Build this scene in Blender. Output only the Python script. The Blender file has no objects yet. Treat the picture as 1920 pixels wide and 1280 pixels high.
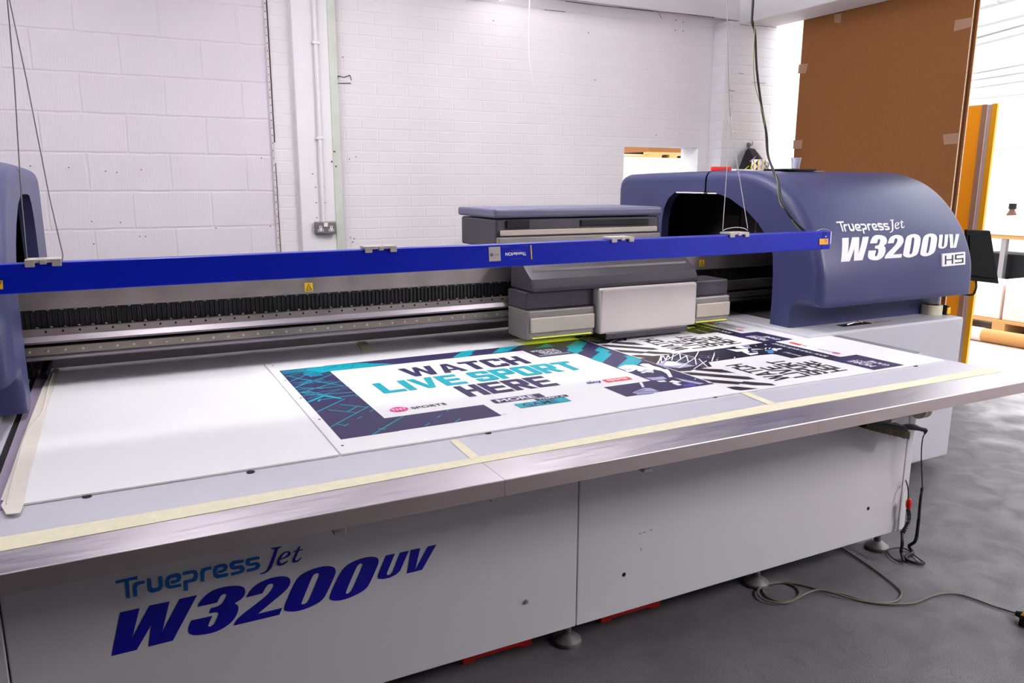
import bpy, bmesh, math, random
from mathutils import Vector, Matrix
from mathutils.geometry import tessellate_polygon
random.seed(7)
S = bpy.context.scene
C = S.collection
# ------------------------------------------------------------------ camera
CZ = 1.5                                   # camera height above the floor
F = 1451.18                                # focal length in pixels of a 1920 px wide frame
def _n(v): return v / v.length
_X = _n(Vector((3863-960, 349-640, F)))
_Y = _n(Vector((204.5-960, 340-640, F)))
_Y = _n(_Y - _X * _X.dot(_Y))
_Z = _X.cross(_Y)
RIGHT = Vector((_X.x, _Y.x, _Z.x)); DOWN = Vector((_X.y, _Y.y, _Z.y)); FWD = Vector((_X.z, _Y.z, _Z.z))
CAM = Vector((0, 0, CZ))
def ray(px, py): return RIGHT*(px-960) + DOWN*(py-640) + FWD*F
def pZ(px, py, z): r = ray(px, py); return CAM + r*((z-CZ)/r.z)
def pY(px, py, y): r = ray(px, py); return CAM + r*(y/r.y)
def pX(px, py, x): r = ray(px, py); return CAM + r*(x/r.x)
cd = bpy.data.cameras.new('camera'); cam = bpy.data.objects.new('camera', cd); C.objects.link(cam)
cd.sensor_width = 36; cd.lens = F/1920*36; cd.clip_start = .05; cd.clip_end = 200
m = Matrix.Identity(4)
for i in range(3):
    m[i][0] = RIGHT[i]; m[i][1] = -DOWN[i]; m[i][2] = -FWD[i]; m[i][3] = CAM[i]
cam.matrix_world = m
S.camera = cam
# ------------------------------------------------------------------ materials
def lin(c):
    return tuple((x/255/12.92 if x <= 10 else ((x/255+.055)/1.055)**2.4) for x in c)
def mat(name, col, rough=.5, metal=0, var=0., vscale=4., bump=0., bscale=60., spec=.5, stretch=None, trans=0, emit=None, estr=0, rvar=0., col2=None, coat=0, ior=1.45, contrast=(.35,.65)):
    M = bpy.data.materials.new(name); M.use_nodes = True
    nt = M.node_tree; N = nt.nodes; L = nt.links
    b = N['Principled BSDF']; c = lin(col)
    b.inputs['Base Color'].default_value = (*c, 1); b.inputs['Roughness'].default_value = rough
    b.inputs['Metallic'].default_value = metal; b.inputs['Specular IOR Level'].default_value = spec
    b.inputs['Transmission Weight'].default_value = trans; b.inputs['IOR'].default_value = ior
    b.inputs['Coat Weight'].default_value = coat
    if emit:
        b.inputs['Emission Color'].default_value = (*lin(emit), 1); b.inputs['Emission Strength'].default_value = estr
    tc = N.new('ShaderNodeTexCoord'); mp = N.new('ShaderNodeMapping')
    L.new(tc.outputs['Object'], mp.inputs['Vector'])
    if stretch: mp.inputs['Scale'].default_value = stretch
    if var or rvar or col2:
        nz = N.new('ShaderNodeTexNoise'); nz.inputs['Scale'].default_value = vscale; nz.inputs['Detail'].default_value = 6
        L.new(mp.outputs['Vector'], nz.inputs['Vector'])
        rp = N.new('ShaderNodeMapRange'); rp.inputs['From Min'].default_value = contrast[0]; rp.inputs['From Max'].default_value = contrast[1]
        L.new(nz.outputs['Fac'], rp.inputs['Value'])
        mx = N.new('ShaderNodeMix'); mx.data_type = 'RGBA'
        c2 = lin(col2) if col2 else tuple(x*(1-var) for x in c)
        mx.inputs['A'].default_value = (*c2, 1); mx.inputs['B'].default_value = (*c, 1)
        L.new(rp.outputs['Result'], mx.inputs['Factor']); L.new(mx.outputs['Result'], b.inputs['Base Color'])
        if rvar:
            r2 = N.new('ShaderNodeMapRange'); r2.inputs['To Min'].default_value = rough-rvar; r2.inputs['To Max'].default_value = rough+rvar
            r2.inputs['From Min'].default_value = .3; r2.inputs['From Max'].default_value = .7
            L.new(nz.outputs['Fac'], r2.inputs['Value']); L.new(r2.outputs['Result'], b.inputs['Roughness'])
    if bump:
        n2 = N.new('ShaderNodeTexNoise'); n2.inputs['Scale'].default_value = bscale; n2.inputs['Detail'].default_value = 3
        L.new(mp.outputs['Vector'], n2.inputs['Vector'])
        bp = N.new('ShaderNodeBump'); bp.inputs['Strength'].default_value = bump; bp.inputs['Distance'].default_value = .004
        L.new(n2.outputs['Fac'], bp.inputs['Height']); L.new(bp.outputs['Normal'], b.inputs['Normal'])
    return M
def brickmat(name, col, bw, rh, mortar, axis, zoff=0., xoff=0., strength=.5, dist=.006, var=.04, wave=.0, rough=.6):
    M = bpy.data.materials.new(name); M.use_nodes = True
    nt = M.node_tree; N = nt.nodes; L = nt.links; b = N['Principled BSDF']; c = lin(col)
    b.inputs['Roughness'].default_value = rough; b.inputs['Specular IOR Level'].default_value = .35
    tc = N.new('ShaderNodeTexCoord'); sp = N.new('ShaderNodeSeparateXYZ'); cb = N.new('ShaderNodeCombineXYZ')
    L.new(tc.outputs['Object'], sp.inputs[0])
    ax = N.new('ShaderNodeMath'); ax.operation = 'ADD'; ax.inputs[1].default_value = xoff
    az = N.new('ShaderNodeMath'); az.operation = 'ADD'; az.inputs[1].default_value = zoff
    L.new(sp.outputs[axis], ax.inputs[0]); L.new(sp.outputs['Z'], az.inputs[0])
    L.new(ax.outputs[0], cb.inputs['X']); L.new(az.outputs[0], cb.inputs['Y'])
    nz0 = N.new('ShaderNodeTexNoise'); nz0.inputs['Scale'].default_value = 7; L.new(tc.outputs['Object'], nz0.inputs['Vector'])
    sc = N.new('ShaderNodeVectorMath'); sc.operation = 'SCALE'; sc.inputs['Scale'].default_value = .012
    sub = N.new('ShaderNodeVectorMath'); sub.operation = 'SUBTRACT'; sub.inputs[1].default_value = (.5, .5, .5)
    L.new(nz0.outputs['Color'], sub.inputs[0]); L.new(sub.outputs[0], sc.inputs[0])
    ad = N.new('ShaderNodeVectorMath'); L.new(cb.outputs[0], ad.inputs[0]); L.new(sc.outputs[0], ad.inputs[1])
    br = N.new('ShaderNodeTexBrick'); br.inputs['Scale'].default_value = 1; br.inputs['Brick Width'].default_value = bw
    br.inputs['Row Height'].default_value = rh; br.inputs['Mortar Size'].default_value = mortar; br.inputs['Mortar Smooth'].default_value = .6
    br.inputs['Color1'].default_value = (*c, 1); br.inputs['Color2'].default_value = (*[x*(1-var) for x in c], 1); br.inputs['Mortar'].default_value = (*[x*(1-var*.6) for x in c], 1)
    L.new(ad.outputs[0], br.inputs['Vector'])
    n1 = N.new('ShaderNodeTexNoise'); n1.inputs['Scale'].default_value = 2.2; n1.inputs['Detail'].default_value = 5; L.new(tc.outputs['Object'], n1.inputs['Vector'])
    mx = N.new('ShaderNodeMix'); mx.data_type = 'RGBA'; mx.blend_type = 'MULTIPLY'; mx.inputs['Factor'].default_value = .12
    L.new(br.outputs['Color'], mx.inputs['A']); L.new(n1.outputs['Fac'], mx.inputs['B']); L.new(mx.outputs['Result'], b.inputs['Base Color'])
    nf = N.new('ShaderNodeTexNoise'); nf.inputs['Scale'].default_value = 45; nf.inputs['Detail'].default_value = 4
    mf = N.new('ShaderNodeMapping'); mf.inputs['Scale'].default_value = (3 if wave else 1, 1, .25 if wave else 1); L.new(tc.outputs['Object'], mf.inputs['Vector']); L.new(mf.outputs[0], nf.inputs['Vector'])
    m1 = N.new('ShaderNodeMath'); m1.operation = 'MULTIPLY'; m1.inputs[1].default_value = -1.; L.new(br.outputs['Fac'], m1.inputs[0])
    m2 = N.new('ShaderNodeMath'); m2.operation = 'MULTIPLY_ADD'; m2.inputs[1].default_value = .25 + wave; L.new(nf.outputs['Fac'], m2.inputs[0]); L.new(m1.outputs[0], m2.inputs[2])
    bp = N.new('ShaderNodeBump'); bp.inputs['Strength'].default_value = strength; bp.inputs['Distance'].default_value = dist
    L.new(m2.outputs[0], bp.inputs['Height']); L.new(bp.outputs['Normal'], b.inputs['Normal'])
    return M
M = {}
M['brick'] = brickmat('painted_brick', (234, 230, 233), .225, .075, .006, 'X', zoff=.02, strength=.28, var=.02)
M['brick_y'] = brickmat('painted_brick_side', (226, 224, 228), .225, .075, .006, 'Y', zoff=.02, strength=.5)
M['brick_pier'] = brickmat('painted_brick_pier', (230, 229, 232), .225, .075, .006, 'X', zoff=.02, xoff=.1, strength=.4, var=.02)
M['block'] = brickmat('painted_block', (226, 220, 228), .45, .225, .009, 'X', zoff=-.09, xoff=.12, strength=.42, dist=.008, wave=.3, var=.03)
M['plaster'] = mat('white_paint', (234, 231, 234), .55, var=.05, vscale=3, bump=.1, bscale=30)
M['ceil'] = mat('ceiling_paint', (244, 243, 245), .7, var=.06, vscale=2, bump=.1, bscale=12)
M['green'] = mat('pale_green_paint', (206, 212, 200), .6, var=.12, vscale=6)
M['greywall'] = mat('grey_wall', (70, 68, 72), .8)
M['farwall'] = mat('far_white', (240, 240, 240), .8)
M['trimgrey'] = mat('galvanised_bead', (214, 206, 208), .5, var=.2, vscale=20)
M['blackgap'] = mat('dark_gap', (62, 56, 58), .9)
# floor
def floor_mat():
    Mx = mat('grey_floor_paint', (112, 111, 116), .42, bump=.35, bscale=260, spec=.5)
    nt = Mx.node_tree; N = nt.nodes; L = nt.links; b = N['Principled BSDF']
    tc = N.new('ShaderNodeTexCoord')
    def noise(s, d, w=0):
        n = N.new('ShaderNodeTexNoise'); n.inputs['Scale'].default_value = s; n.inputs['Detail'].default_value = d; n.inputs['Distortion'].default_value = w
        L.new(tc.outputs['Object'], n.inputs['Vector']); return n
    a = noise(330, 2); c = noise(1.7, 6, 1.2); e = noise(7, 5, .5)
    r1 = N.new('ShaderNodeMapRange'); r1.inputs['From Min'].default_value = .36; r1.inputs['From Max'].default_value = .68; L.new(a.outputs['Fac'], r1.inputs['Value'])
    m1 = N.new('ShaderNodeMix'); m1.data_type = 'RGBA'; m1.inputs['A'].default_value = (*lin((66, 65, 69)), 1); m1.inputs['B'].default_value = (*lin((116, 114, 119)), 1)
    L.new(r1.outputs[0], m1.inputs['Factor'])
    r2 = N.new('ShaderNodeMapRange'); r2.inputs['From Min'].default_value = .38; r2.inputs['From Max'].default_value = .62; r2.inputs['To Min'].default_value = .72; r2.inputs['To Max'].default_value = 1.; L.new(c.outputs['Fac'], r2.inputs['Value'])
    m2 = N.new('ShaderNodeMix'); m2.data_type = 'RGBA'; m2.blend_type = 'MULTIPLY'; m2.inputs['Factor'].default_value = 1; L.new(m1.outputs['Result'], m2.inputs['A']); L.new(r2.outputs[0], m2.inputs['B'])
    # scuffed patches, plus daylight glare painted in as paler colour towards the hall
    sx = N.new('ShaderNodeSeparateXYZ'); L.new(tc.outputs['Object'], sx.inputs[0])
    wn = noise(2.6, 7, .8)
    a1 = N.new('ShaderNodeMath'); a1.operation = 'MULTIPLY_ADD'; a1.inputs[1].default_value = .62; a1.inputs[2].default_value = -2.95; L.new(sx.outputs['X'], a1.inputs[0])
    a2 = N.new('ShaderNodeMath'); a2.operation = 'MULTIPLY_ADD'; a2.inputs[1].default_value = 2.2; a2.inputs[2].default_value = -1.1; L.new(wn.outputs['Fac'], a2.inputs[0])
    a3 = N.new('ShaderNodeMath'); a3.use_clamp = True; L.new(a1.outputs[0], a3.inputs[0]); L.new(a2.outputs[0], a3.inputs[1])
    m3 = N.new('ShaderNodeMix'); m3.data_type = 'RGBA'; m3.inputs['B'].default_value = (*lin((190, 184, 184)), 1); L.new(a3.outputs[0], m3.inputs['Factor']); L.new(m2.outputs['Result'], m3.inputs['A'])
    sn = noise(2.3, 4, 3.0); sm = noise(1.1, 2)
    d1 = N.new('ShaderNodeMath'); d1.operation = 'SUBTRACT'; d1.inputs[1].default_value = .5; L.new(sn.outputs['Fac'], d1.inputs[0])
    d2 = N.new('ShaderNodeMath'); d2.operation = 'ABSOLUTE'; L.new(d1.outputs[0], d2.inputs[0])
    d3 = N.new('ShaderNodeMapRange'); d3.inputs['From Min'].default_value = 0; d3.inputs['From Max'].default_value = .012; d3.inputs['To Min'].default_value = .45; d3.inputs['To Max'].default_value = 0; L.new(d2.outputs[0], d3.inputs['Value'])
    d4 = N.new('ShaderNodeMapRange'); d4.inputs['From Min'].default_value = .5; d4.inputs['From Max'].default_value = .6; L.new(sm.outputs['Fac'], d4.inputs['Value'])
    d5 = N.new('ShaderNodeMath'); d5.operation = 'MULTIPLY'; L.new(d3.outputs[0], d5.inputs[0]); L.new(d4.outputs[0], d5.inputs[1])
    m4 = N.new('ShaderNodeMix'); m4.data_type = 'RGBA'; m4.inputs['B'].default_value = (*lin((58, 52, 54)), 1); L.new(d5.outputs[0], m4.inputs['Factor']); L.new(m3.outputs['Result'], m4.inputs['A'])
    L.new(m4.outputs['Result'], b.inputs['Base Color'])
    r3 = N.new('ShaderNodeMapRange'); r3.inputs['From Min'].default_value = .35; r3.inputs['From Max'].default_value = .65; r3.inputs['To Min'].default_value = .36; r3.inputs['To Max'].default_value = .58; L.new(e.outputs['Fac'], r3.inputs['Value'])
    L.new(r3.outputs[0], b.inputs['Roughness'])
    return Mx
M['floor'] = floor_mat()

M['steel'] = mat('brushed_steel', (206, 199, 204), .34, 1, var=.05, vscale=14, stretch=(.5, 6, 6), bump=.03, bscale=160, rvar=.05)
M['steelface'] = mat('brushed_steel_lip', (196, 184, 182), .45, 1, var=.06, vscale=30, stretch=(.5, 6, 6), bump=.03, bscale=160)
M['bed'] = mat('white_bed_surface', (232, 230, 236), .38, var=.03, vscale=2)
M['bedgrey'] = mat('grey_bed_margin', (196, 196, 206), .3, var=.05, vscale=3, spec=.5)
M['stripgrey'] = mat('grey_side_cover', (130, 130, 140), .45)
M['board'] = mat('white_foam_board', (240, 239, 242), .42)
M['boardedge'] = mat('white_board_edge', (225, 225, 230), .6)
M['tape'] = mat('masking_tape', (226, 220, 192), .7, var=.08, vscale=40, bump=.2, bscale=150)
M['tapewhite'] = mat('pale_paper_tape', (222, 214, 206), .7, var=.06, vscale=30, bump=.2, bscale=150)
M['lav'] = mat('bed_side_strip', (148, 138, 158), .5)
M['panel'] = mat('light_grey_panel_paint', (204, 202, 206), .4, var=.04, vscale=2.2, bump=.03, bscale=200)
M['cab'] = mat('light_grey_cabinet_paint', (196, 196, 203), .42, var=.02, vscale=3)
M['house'] = mat('dark_blue_moulded_plastic', (55, 58, 98), .40, var=.08, vscale=3, bump=.12, bscale=420, spec=.42)
M['houseplinth'] = mat('dark_blue_moulded_base', (64, 64, 108), .45, var=.10, vscale=3, bump=.12, bscale=420)
M['inner'] = mat('black_liner', (62, 58, 60), .6, var=.3, vscale=2, spec=.15)
M['innerline'] = mat('liner_seam', (120, 116, 120), .6)
M['bar'] = mat('blue_profile', (2, 26, 162), .34, var=.1, vscale=2, spec=.3)
M['scuff'] = mat('scratched_blue', (70, 82, 186), .45, var=.25, vscale=20)
M['clip'] = mat('grey_clip', (176, 170, 166), .45, .2)
M['wire'] = mat('steel_wire', (150, 148, 146), .4, .8)
M['white'] = mat('white_plastic', (228, 226, 224), .4)
M['black'] = mat('black_plastic', (16, 16, 18), .5, spec=.25)
M['rubber'] = mat('black_rubber', (17, 16, 17), .6)
M['yellow'] = mat('yellow_sticker', (238, 190, 20), .5)
M['orange'] = mat('orange_sticker', (236, 166, 40), .5)
M['gantry'] = mat('grey_gantry_steel', (156, 146, 142), .45, .75, var=.22, vscale=10, rvar=.08)
M['gantry2'] = mat('bright_gantry_rail', (140, 134, 140), .42, 1, var=.1, vscale=12, stretch=(.3, 4, 4))
M['gantry3'] = mat('dull_gantry_strip', (146, 138, 128), .42, .85, var=.12, vscale=10)
M['greyplate'] = mat('grey_back_plate', (150, 144, 150), .5, .2)
def ribs():
    return mat('black_ribbed_cover', (15, 14, 14), .45)
M['ribs'] = ribs()
M['screw'] = mat('steel_screw', (186, 178, 170), .35, .8)
M['hole'] = mat('black_hole', (10, 9, 9), .9)
M['cream'] = mat('cream_carriage_cover', (212, 203, 198), .4, .15, var=.05, vscale=6)
M['carrdark'] = mat('dark_grey_carriage', (62, 58, 66), .45, .2, var=.2, vscale=6)
M['carrgrey'] = mat('grey_carriage_body', (138, 132, 130), .45, .5, var=.15, vscale=8)
M['carrblue'] = mat('slate_blue_carriage_lid', (92, 92, 118), .4, var=.1, vscale=6)
M['carrbeige'] = mat('beige_carriage_band', (190, 180, 166), .45, .2, var=.1, vscale=6)
M['uv'] = mat('lit_lamp_slit', (220, 226, 60), .5, emit=(214, 224, 40), estr=.7)
M['navy'] = mat('navy_ink', (45, 39, 80), .45, spec=.4)
M['navy2'] = mat('dark_navy_ink', (25, 23, 48), .45, spec=.4)
M['brown'] = mat('brown_black_ink', (46, 36, 44), .45, spec=.4)
M['teal'] = mat('teal_ink', (0, 156, 172), .45, spec=.4)
M['tealdark'] = mat('deep_teal_ink', (14, 118, 146), .45, spec=.4)
M['paper'] = mat('white_ink', (238, 238, 242), .45)
M['pale'] = mat('pale_lavender_ink', (168, 168, 204), .45)
M['blueink'] = mat('blue_ink', (70, 130, 190), .45)
M['pink'] = mat('magenta_ink', (214, 30, 130), .45)
M['redink'] = mat('red_ink', (226, 66, 62), .45)
M['purple'] = mat('violet_ink', (76, 66, 160), .45)
M['blackink'] = mat('black_ink', (26, 24, 30), .45)
M['letblue'] = mat('dark_blue_vinyl', (8, 4, 140), .4)
M['letcyan'] = mat('mid_blue_vinyl', (0, 92, 178), .4)
M['letwhite'] = mat('white_vinyl', (240, 240, 244), .4)
M['card'] = mat('brown_cardboard', (138, 86, 40), .8, var=.12, vscale=120, stretch=(1, 1, .15), bump=.05, bscale=200)
M['cardedge'] = mat('cardboard_edge', (214, 186, 150), .85, var=.3, vscale=60)
M['carddark'] = mat('cardboard_flute', (96, 54, 34), .9)
M['cleartape'] = mat('frosted_tape', (160, 124, 98), .35)
M['amber'] = mat('orange_door_paint', (240, 160, 10), .4, var=.05, vscale=2)
M['amber2'] = mat('yellow_edge_paint', (218, 160, 10), .45)
M['alu'] = mat('silver_strip', (196, 194, 200), .35, .6)
M['taupe'] = mat('taupe_strip', (150, 120, 100), .5)
M['brownglass'] = mat('brown_bottle', (92, 52, 34), .4)
M['monblack'] = mat('black_screen', (3, 3, 3), .6, spec=.03)
M['red'] = mat('red_plastic', (206, 24, 16), .4)
M['cable'] = mat('olive_grey_cable', (94, 90, 78), .5)
M['yg'] = mat('yellow_green_wire', (124, 126, 62), .5)
M['bristle'] = mat('olive_bristle', (112, 104, 78), .8, var=.6, vscale=220, stretch=(1, 1, .05), bump=.6, bscale=300)
M['fabric'] = mat('black_fabric', (26, 25, 32), .85, var=.3, vscale=20, bump=.3, bscale=90)
M['lime'] = mat('lime_cord', (176, 196, 30), .6)
M['plastic'] = mat('clear_plastic', (224, 226, 240), .15, trans=.8, ior=1.3)
M['wood'] = mat('pale_wood', (206, 158, 96), .7, var=.25, vscale=30, stretch=(1, 8, 8))
M['paperstack'] = mat('wrapped_paper', (236, 226, 222), .6, var=.12, vscale=14, stretch=(1, 1, 6), col2=(232, 206, 200))
M['lampbody'] = mat('grey_batten', (120, 116, 112), .5, .3)
M['tube'] = mat('lit_tube', (255, 255, 255), .5, emit=(255, 250, 244), estr=4)
M['palegrey'] = mat('pale_grey_steel', (176, 174, 176), .5)
M['galv'] = mat('grey_steel_legs', (150, 146, 150), .4, .5)
M['zinc'] = mat('zinc_foot', (120, 116, 116), .45, .5, var=.1, vscale=52)
# ------------------------------------------------------------------ mesh helpers
ORG = {}
def org(o): return ORG.get(o.name, Vector((0, 0, 0))) if o else Vector((0, 0, 0))
class MB:
    def __init__(s): s.v = []; s.f = []; s.m = []
    def add(s, vs, fs, mi=0):
        k = len(s.v); s.v += [Vector(v) for v in vs]; s.f += [tuple(i+k for i in f) for f in fs]; s.m += [mi]*len(fs); return s
    def box(s, x0, x1, y0, y1, z0, z1, mi=0):
        x0, x1 = min(x0, x1), max(x0, x1); y0, y1 = min(y0, y1), max(y0, y1); z0, z1 = min(z0, z1), max(z0, z1)
        return s.add([(x0,y0,z0),(x1,y0,z0),(x1,y1,z0),(x0,y1,z0),(x0,y0,z1),(x1,y0,z1),(x1,y1,z1),(x0,y1,z1)],
                     [(0,3,2,1),(4,5,6,7),(0,1,5,4),(1,2,6,5),(2,3,7,6),(3,0,4,7)], mi)
    def hexa(s, a, b, mi=0):      # two quads, matching corners
        return s.add(list(a)+list(b), [(3,2,1,0),(4,5,6,7),(0,1,5,4),(1,2,6,5),(2,3,7,6),(3,0,4,7)], mi)
    def bar(s, p, q, w, h, mi=0, up=(0,0,1)):
        p = Vector(p); q = Vector(q); d = (q-p).normalized(); u = Vector(up); sd = d.cross(u)
        if sd.length < 1e-4: sd = d.cross(Vector((1,0,0)))
        sd.normalize(); u = sd.cross(d).normalized()
        r = [sd*w/2+u*h/2, -sd*w/2+u*h/2, -sd*w/2-u*h/2, sd*w/2-u*h/2]
        return s.hexa([p+k for k in r], [q+k for k in r], mi)
    def tube(s, pts, r, n=8, mi=0, caps=True):
        pts = [Vector(p) for p in pts]; vs = []; fs = []
        t0 = (pts[1]-pts[0]).normalized(); a = t0.orthogonal().normalized()
        for i, p in enumerate(pts):
            t = ((pts[min(i+1, len(pts)-1)]-pts[max(i-1, 0)])).normalized()
            a = (a - t*a.dot(t)); a = a.normalized() if a.length > 1e-6 else t.orthogonal().normalized()
            b = t.cross(a); rr = r[i] if isinstance(r, (list, tuple)) else r
            for k in range(n):
                g = 2*math.pi*k/n; vs.append(p + a*math.cos(g)*rr + b*math.sin(g)*rr)
        for i in range(len(pts)-1):
            for k in range(n): fs.append((i*n+k, i*n+(k+1)%n, (i+1)*n+(k+1)%n, (i+1)*n+k))
        if caps: fs.append(tuple(reversed(range(n)))); fs.append(tuple(range((len(pts)-1)*n, len(pts)*n)))
        return s.add(vs, fs, mi)
    def cyl(s, p, q, r, r2=None, n=20, mi=0): return s.tube([p, q], [r, r if r2 is None else r2], n, mi)
    def lathe(s, prof, c, n=24, mi=0):
        c = Vector(c); vs = []; fs = []
        for r, z in prof:
            for k in range(n): g = 2*math.pi*k/n; vs.append(c+Vector((r*math.cos(g), r*math.sin(g), z)))
        for i in range(len(prof)-1):
            for k in range(n): fs.append((i*n+k, i*n+(k+1)%n, (i+1)*n+(k+1)%n, (i+1)*n+k))
        return s.add(vs, fs, mi)
    def poly(s, pts, mi=0, holes=()):
        loops = [[Vector(p) for p in pts]] + [[Vector(p) for p in h] for h in holes]
        flat = [p for l in loops for p in l]
        return s.add(flat, [tuple(t) for t in tessellate_polygon(loops)], mi)
    def prism(s, pts, d, mi=0):
        pts = [Vector(p) for p in pts]; d = Vector(d); n = len(pts)
        tr = [tuple(t) for t in tessellate_polygon([pts])]
        return s.add(pts+[p+d for p in pts], tr+[tuple(i+n for i in reversed(t)) for t in tr]+[(i, (i+1) % n, (i+1) % n+n, i+n) for i in range(n)], mi)
    def build(s, name, mats, parent=None, smooth=False, angle=35, bevel=0, seg=2, label=None, fix=True):
        if not isinstance(mats, (list, tuple)): mats = [mats]
        me = bpy.data.meshes.new(name)
        if parent: o0 = org(parent)
        else:
            xs = [v.x for v in s.v]; ys = [v.y for v in s.v]; zs = [v.z for v in s.v]
            o0 = Vector(((min(xs)+max(xs))/2, (min(ys)+max(ys))/2, min(zs)))
        me.from_pydata([v-o0 for v in s.v], [], s.f)
        for mm in mats: me.materials.append(M[mm] if isinstance(mm, str) else mm)
        for p, i in zip(me.polygons, s.m): p.material_index = i
        if fix:
            bm = bmesh.new(); bm.from_mesh(me); bmesh.ops.recalc_face_normals(bm, faces=bm.faces); bm.to_mesh(me); bm.free()
        if smooth:
            for p in me.polygons: p.use_smooth = True
            me.set_sharp_from_angle(angle=math.radians(angle))
        o = bpy.data.objects.new(name, me); C.objects.link(o)
        if parent: o.parent = parent
        else: o.location = o0
        ORG[o.name] = o0
        if bevel:
            b = o.modifiers.new('bevel', 'BEVEL'); b.width = bevel; b.segments = seg; b.limit_method = 'ANGLE'; b.angle_limit = math.radians(40)
        if label: o['label'] = label
        return o
def thing(name, label, cat, loc=(0,0,0), group=None):
    o = bpy.data.objects.new(name, None); C.objects.link(o); o.location = loc; ORG[o.name] = Vector(loc)
    return tag(o, label, cat, group)
def tag(o, label, cat, group=None):
    o['label'] = label; o['category'] = cat
    if group: o['group'] = group
    return o
def struct(o): o['kind'] = 'structure'; return o
def box1(name, mats, a, parent=None, **k): return MB().box(*a).build(name, mats, parent, **k)
def smoothpts(pts, it=2, closed=False):
    pts = [Vector(p) for p in pts]
    for _ in range(it):
        q = []; n = len(pts)
        for i in range(n if closed else n-1):
            a, b = pts[i], pts[(i+1) % n]; q += [a*.75+b*.25, a*.25+b*.75]
        pts = q if closed else [pts[0]]+q+[pts[-1]]
    return pts
def spline(pts, k=6):           # Catmull-Rom
    pts = [Vector(p) for p in pts]; out = []
    for i in range(len(pts)-1):
        p0 = pts[max(i-1, 0)]; p1 = pts[i]; p2 = pts[i+1]; p3 = pts[min(i+2, len(pts)-1)]
        for j in range(k):
            t = j/k
            out.append(.5*((2*p1)+(p2-p0)*t+(2*p0-5*p1+4*p2-p3)*t*t+(3*p1-p0-3*p2+p3)*t**3))
    return out+[pts[-1]]
_tc = {}
def text2d(s, bold=0., shear=0.):    # triangles of a word, normalised to the unit box
    key = (s, bold, shear)
    if key in _tc: return _tc[key]
    cu = bpy.data.curves.new('t', 'FONT'); cu.body = s; cu.offset = bold; cu.shear = shear; cu.fill_mode = 'FRONT'; cu.resolution_u = 4
    ob = bpy.data.objects.new('t', cu); C.objects.link(ob)
    dg = bpy.context.evaluated_depsgraph_get(); me = ob.evaluated_get(dg).to_mesh()
    vs = [(v.co.x, v.co.y) for v in me.vertices]; fs = [tuple(p.vertices) for p in me.polygons]
    bpy.data.objects.remove(ob); bpy.data.curves.remove(cu)
    x0 = min(v[0] for v in vs); x1 = max(v[0] for v in vs); y0 = min(v[1] for v in vs); y1 = max(v[1] for v in vs)
    r = ([((x-x0)/(x1-x0), (y-y0)/(y1-y0)) for x, y in vs], fs); _tc[key] = r; return r
def put_text(mb, s, fn, mi, bold=0., shear=0.):
    vs, fs = text2d(s, bold, shear); mb.add([fn(u, v) for u, v in vs], fs, mi)
def rectfn(o, r, u):                  # origin, right vector, up vector
    o = Vector(o); r = Vector(r); u = Vector(u); return lambda a, b: o + r*a + u*b
# blocky capitals made of bars: name -> (width, polygons)
def glyph(ch, tv=.27, th=.2):
    w = {'W': 1.25, 'I': tv, 'M': 1.1, 'A': .92, 'V': .92}.get(ch, .8); P = []
    R = lambda a, b, c, d: P.append([(a, b), (c, b), (c, d), (a, d)])
    k = .09
    if ch == 'H': R(0,0,tv,1); R(w-tv,0,w,1); R(tv,.4,w-tv,.6)
    elif ch == 'E': R(0,0,tv,1); R(tv,0,w,th); R(tv,.4,w*.93,.6); R(tv,1-th,w,1)
    elif ch == 'L': R(0,0,tv,1); R(tv,0,w,th)
    elif ch == 'T': R(0,1-th,w,1); R(w/2-tv/2,0,w/2+tv/2,1-th)
    elif ch == 'I': R(0,0,tv,1)
    elif ch == 'A': P.append(([(0,0),(w*.35,1),(w*.65,1),(w,0),(w-tv,0),(w*.685,.2),(w*.315,.2),(tv,0)], [[(w*.38,.37),(w*.62,.37),(w*.5,.78)]]))
    elif ch == 'V': P.append([(0,1),(tv,1),(w*.5,.27),(w-tv,1),(w,1),(w*.64,0),(w*.36,0)])
    elif ch == 'W': P.append([(0,1),(tv,1),(.37,.36),(.54,1),(w-.54,1),(w-.37,.36),(w-tv,1),(w,1),(w-.21,0),(w-.46,0),(w/2,.60),(.46,0),(.21,0)])
    elif ch == 'C': P += [[(k,0),(w-k,0),(w,k),(w,.33),(w-tv,.33),(w-tv,th),(tv,th),(tv,1-th),(w-tv,1-th),(w-tv,.67),(w,.67),(w,1-k),(w-k,1),(k,1),(0,1-k),(0,k)]]
    elif ch == 'S': P += [[(k,0),(w-k,0),(w,k),(w,.52),(w-k,.6),(tv,.6),(tv,1-th),(w-tv,1-th),(w-tv,.7),(w,.7),(w,1-k),(w-k,1),(k,1),(0,1-k),(0,.48),(k,.4),(w-tv,.4),(w-tv,th),(tv,th),(tv,.3),(0,.3),(0,k)]]
    elif ch == 'O': P.append(([(0,k),(k,0),(w-k,0),(w,k),(w,1-k),(w-k,1),(k,1),(0,1-k)], [[(tv,th),(w-tv,th),(w-tv,1-th),(tv,1-th)]]))
    elif ch in 'PR':
        P.append(([(0,0),(tv,0),(tv,.36),(w-k,.36),(w,.46),(w,1-k),(w-k,1),(0,1)], [[(tv,.56),(w-tv,.56),(w-tv,1-th),(tv,1-th)]]))
        if ch == 'R': P += [[(w*.4,.36),(w*.75,.36),(w,0),(w-tv,0)]]
    return w, P
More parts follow.
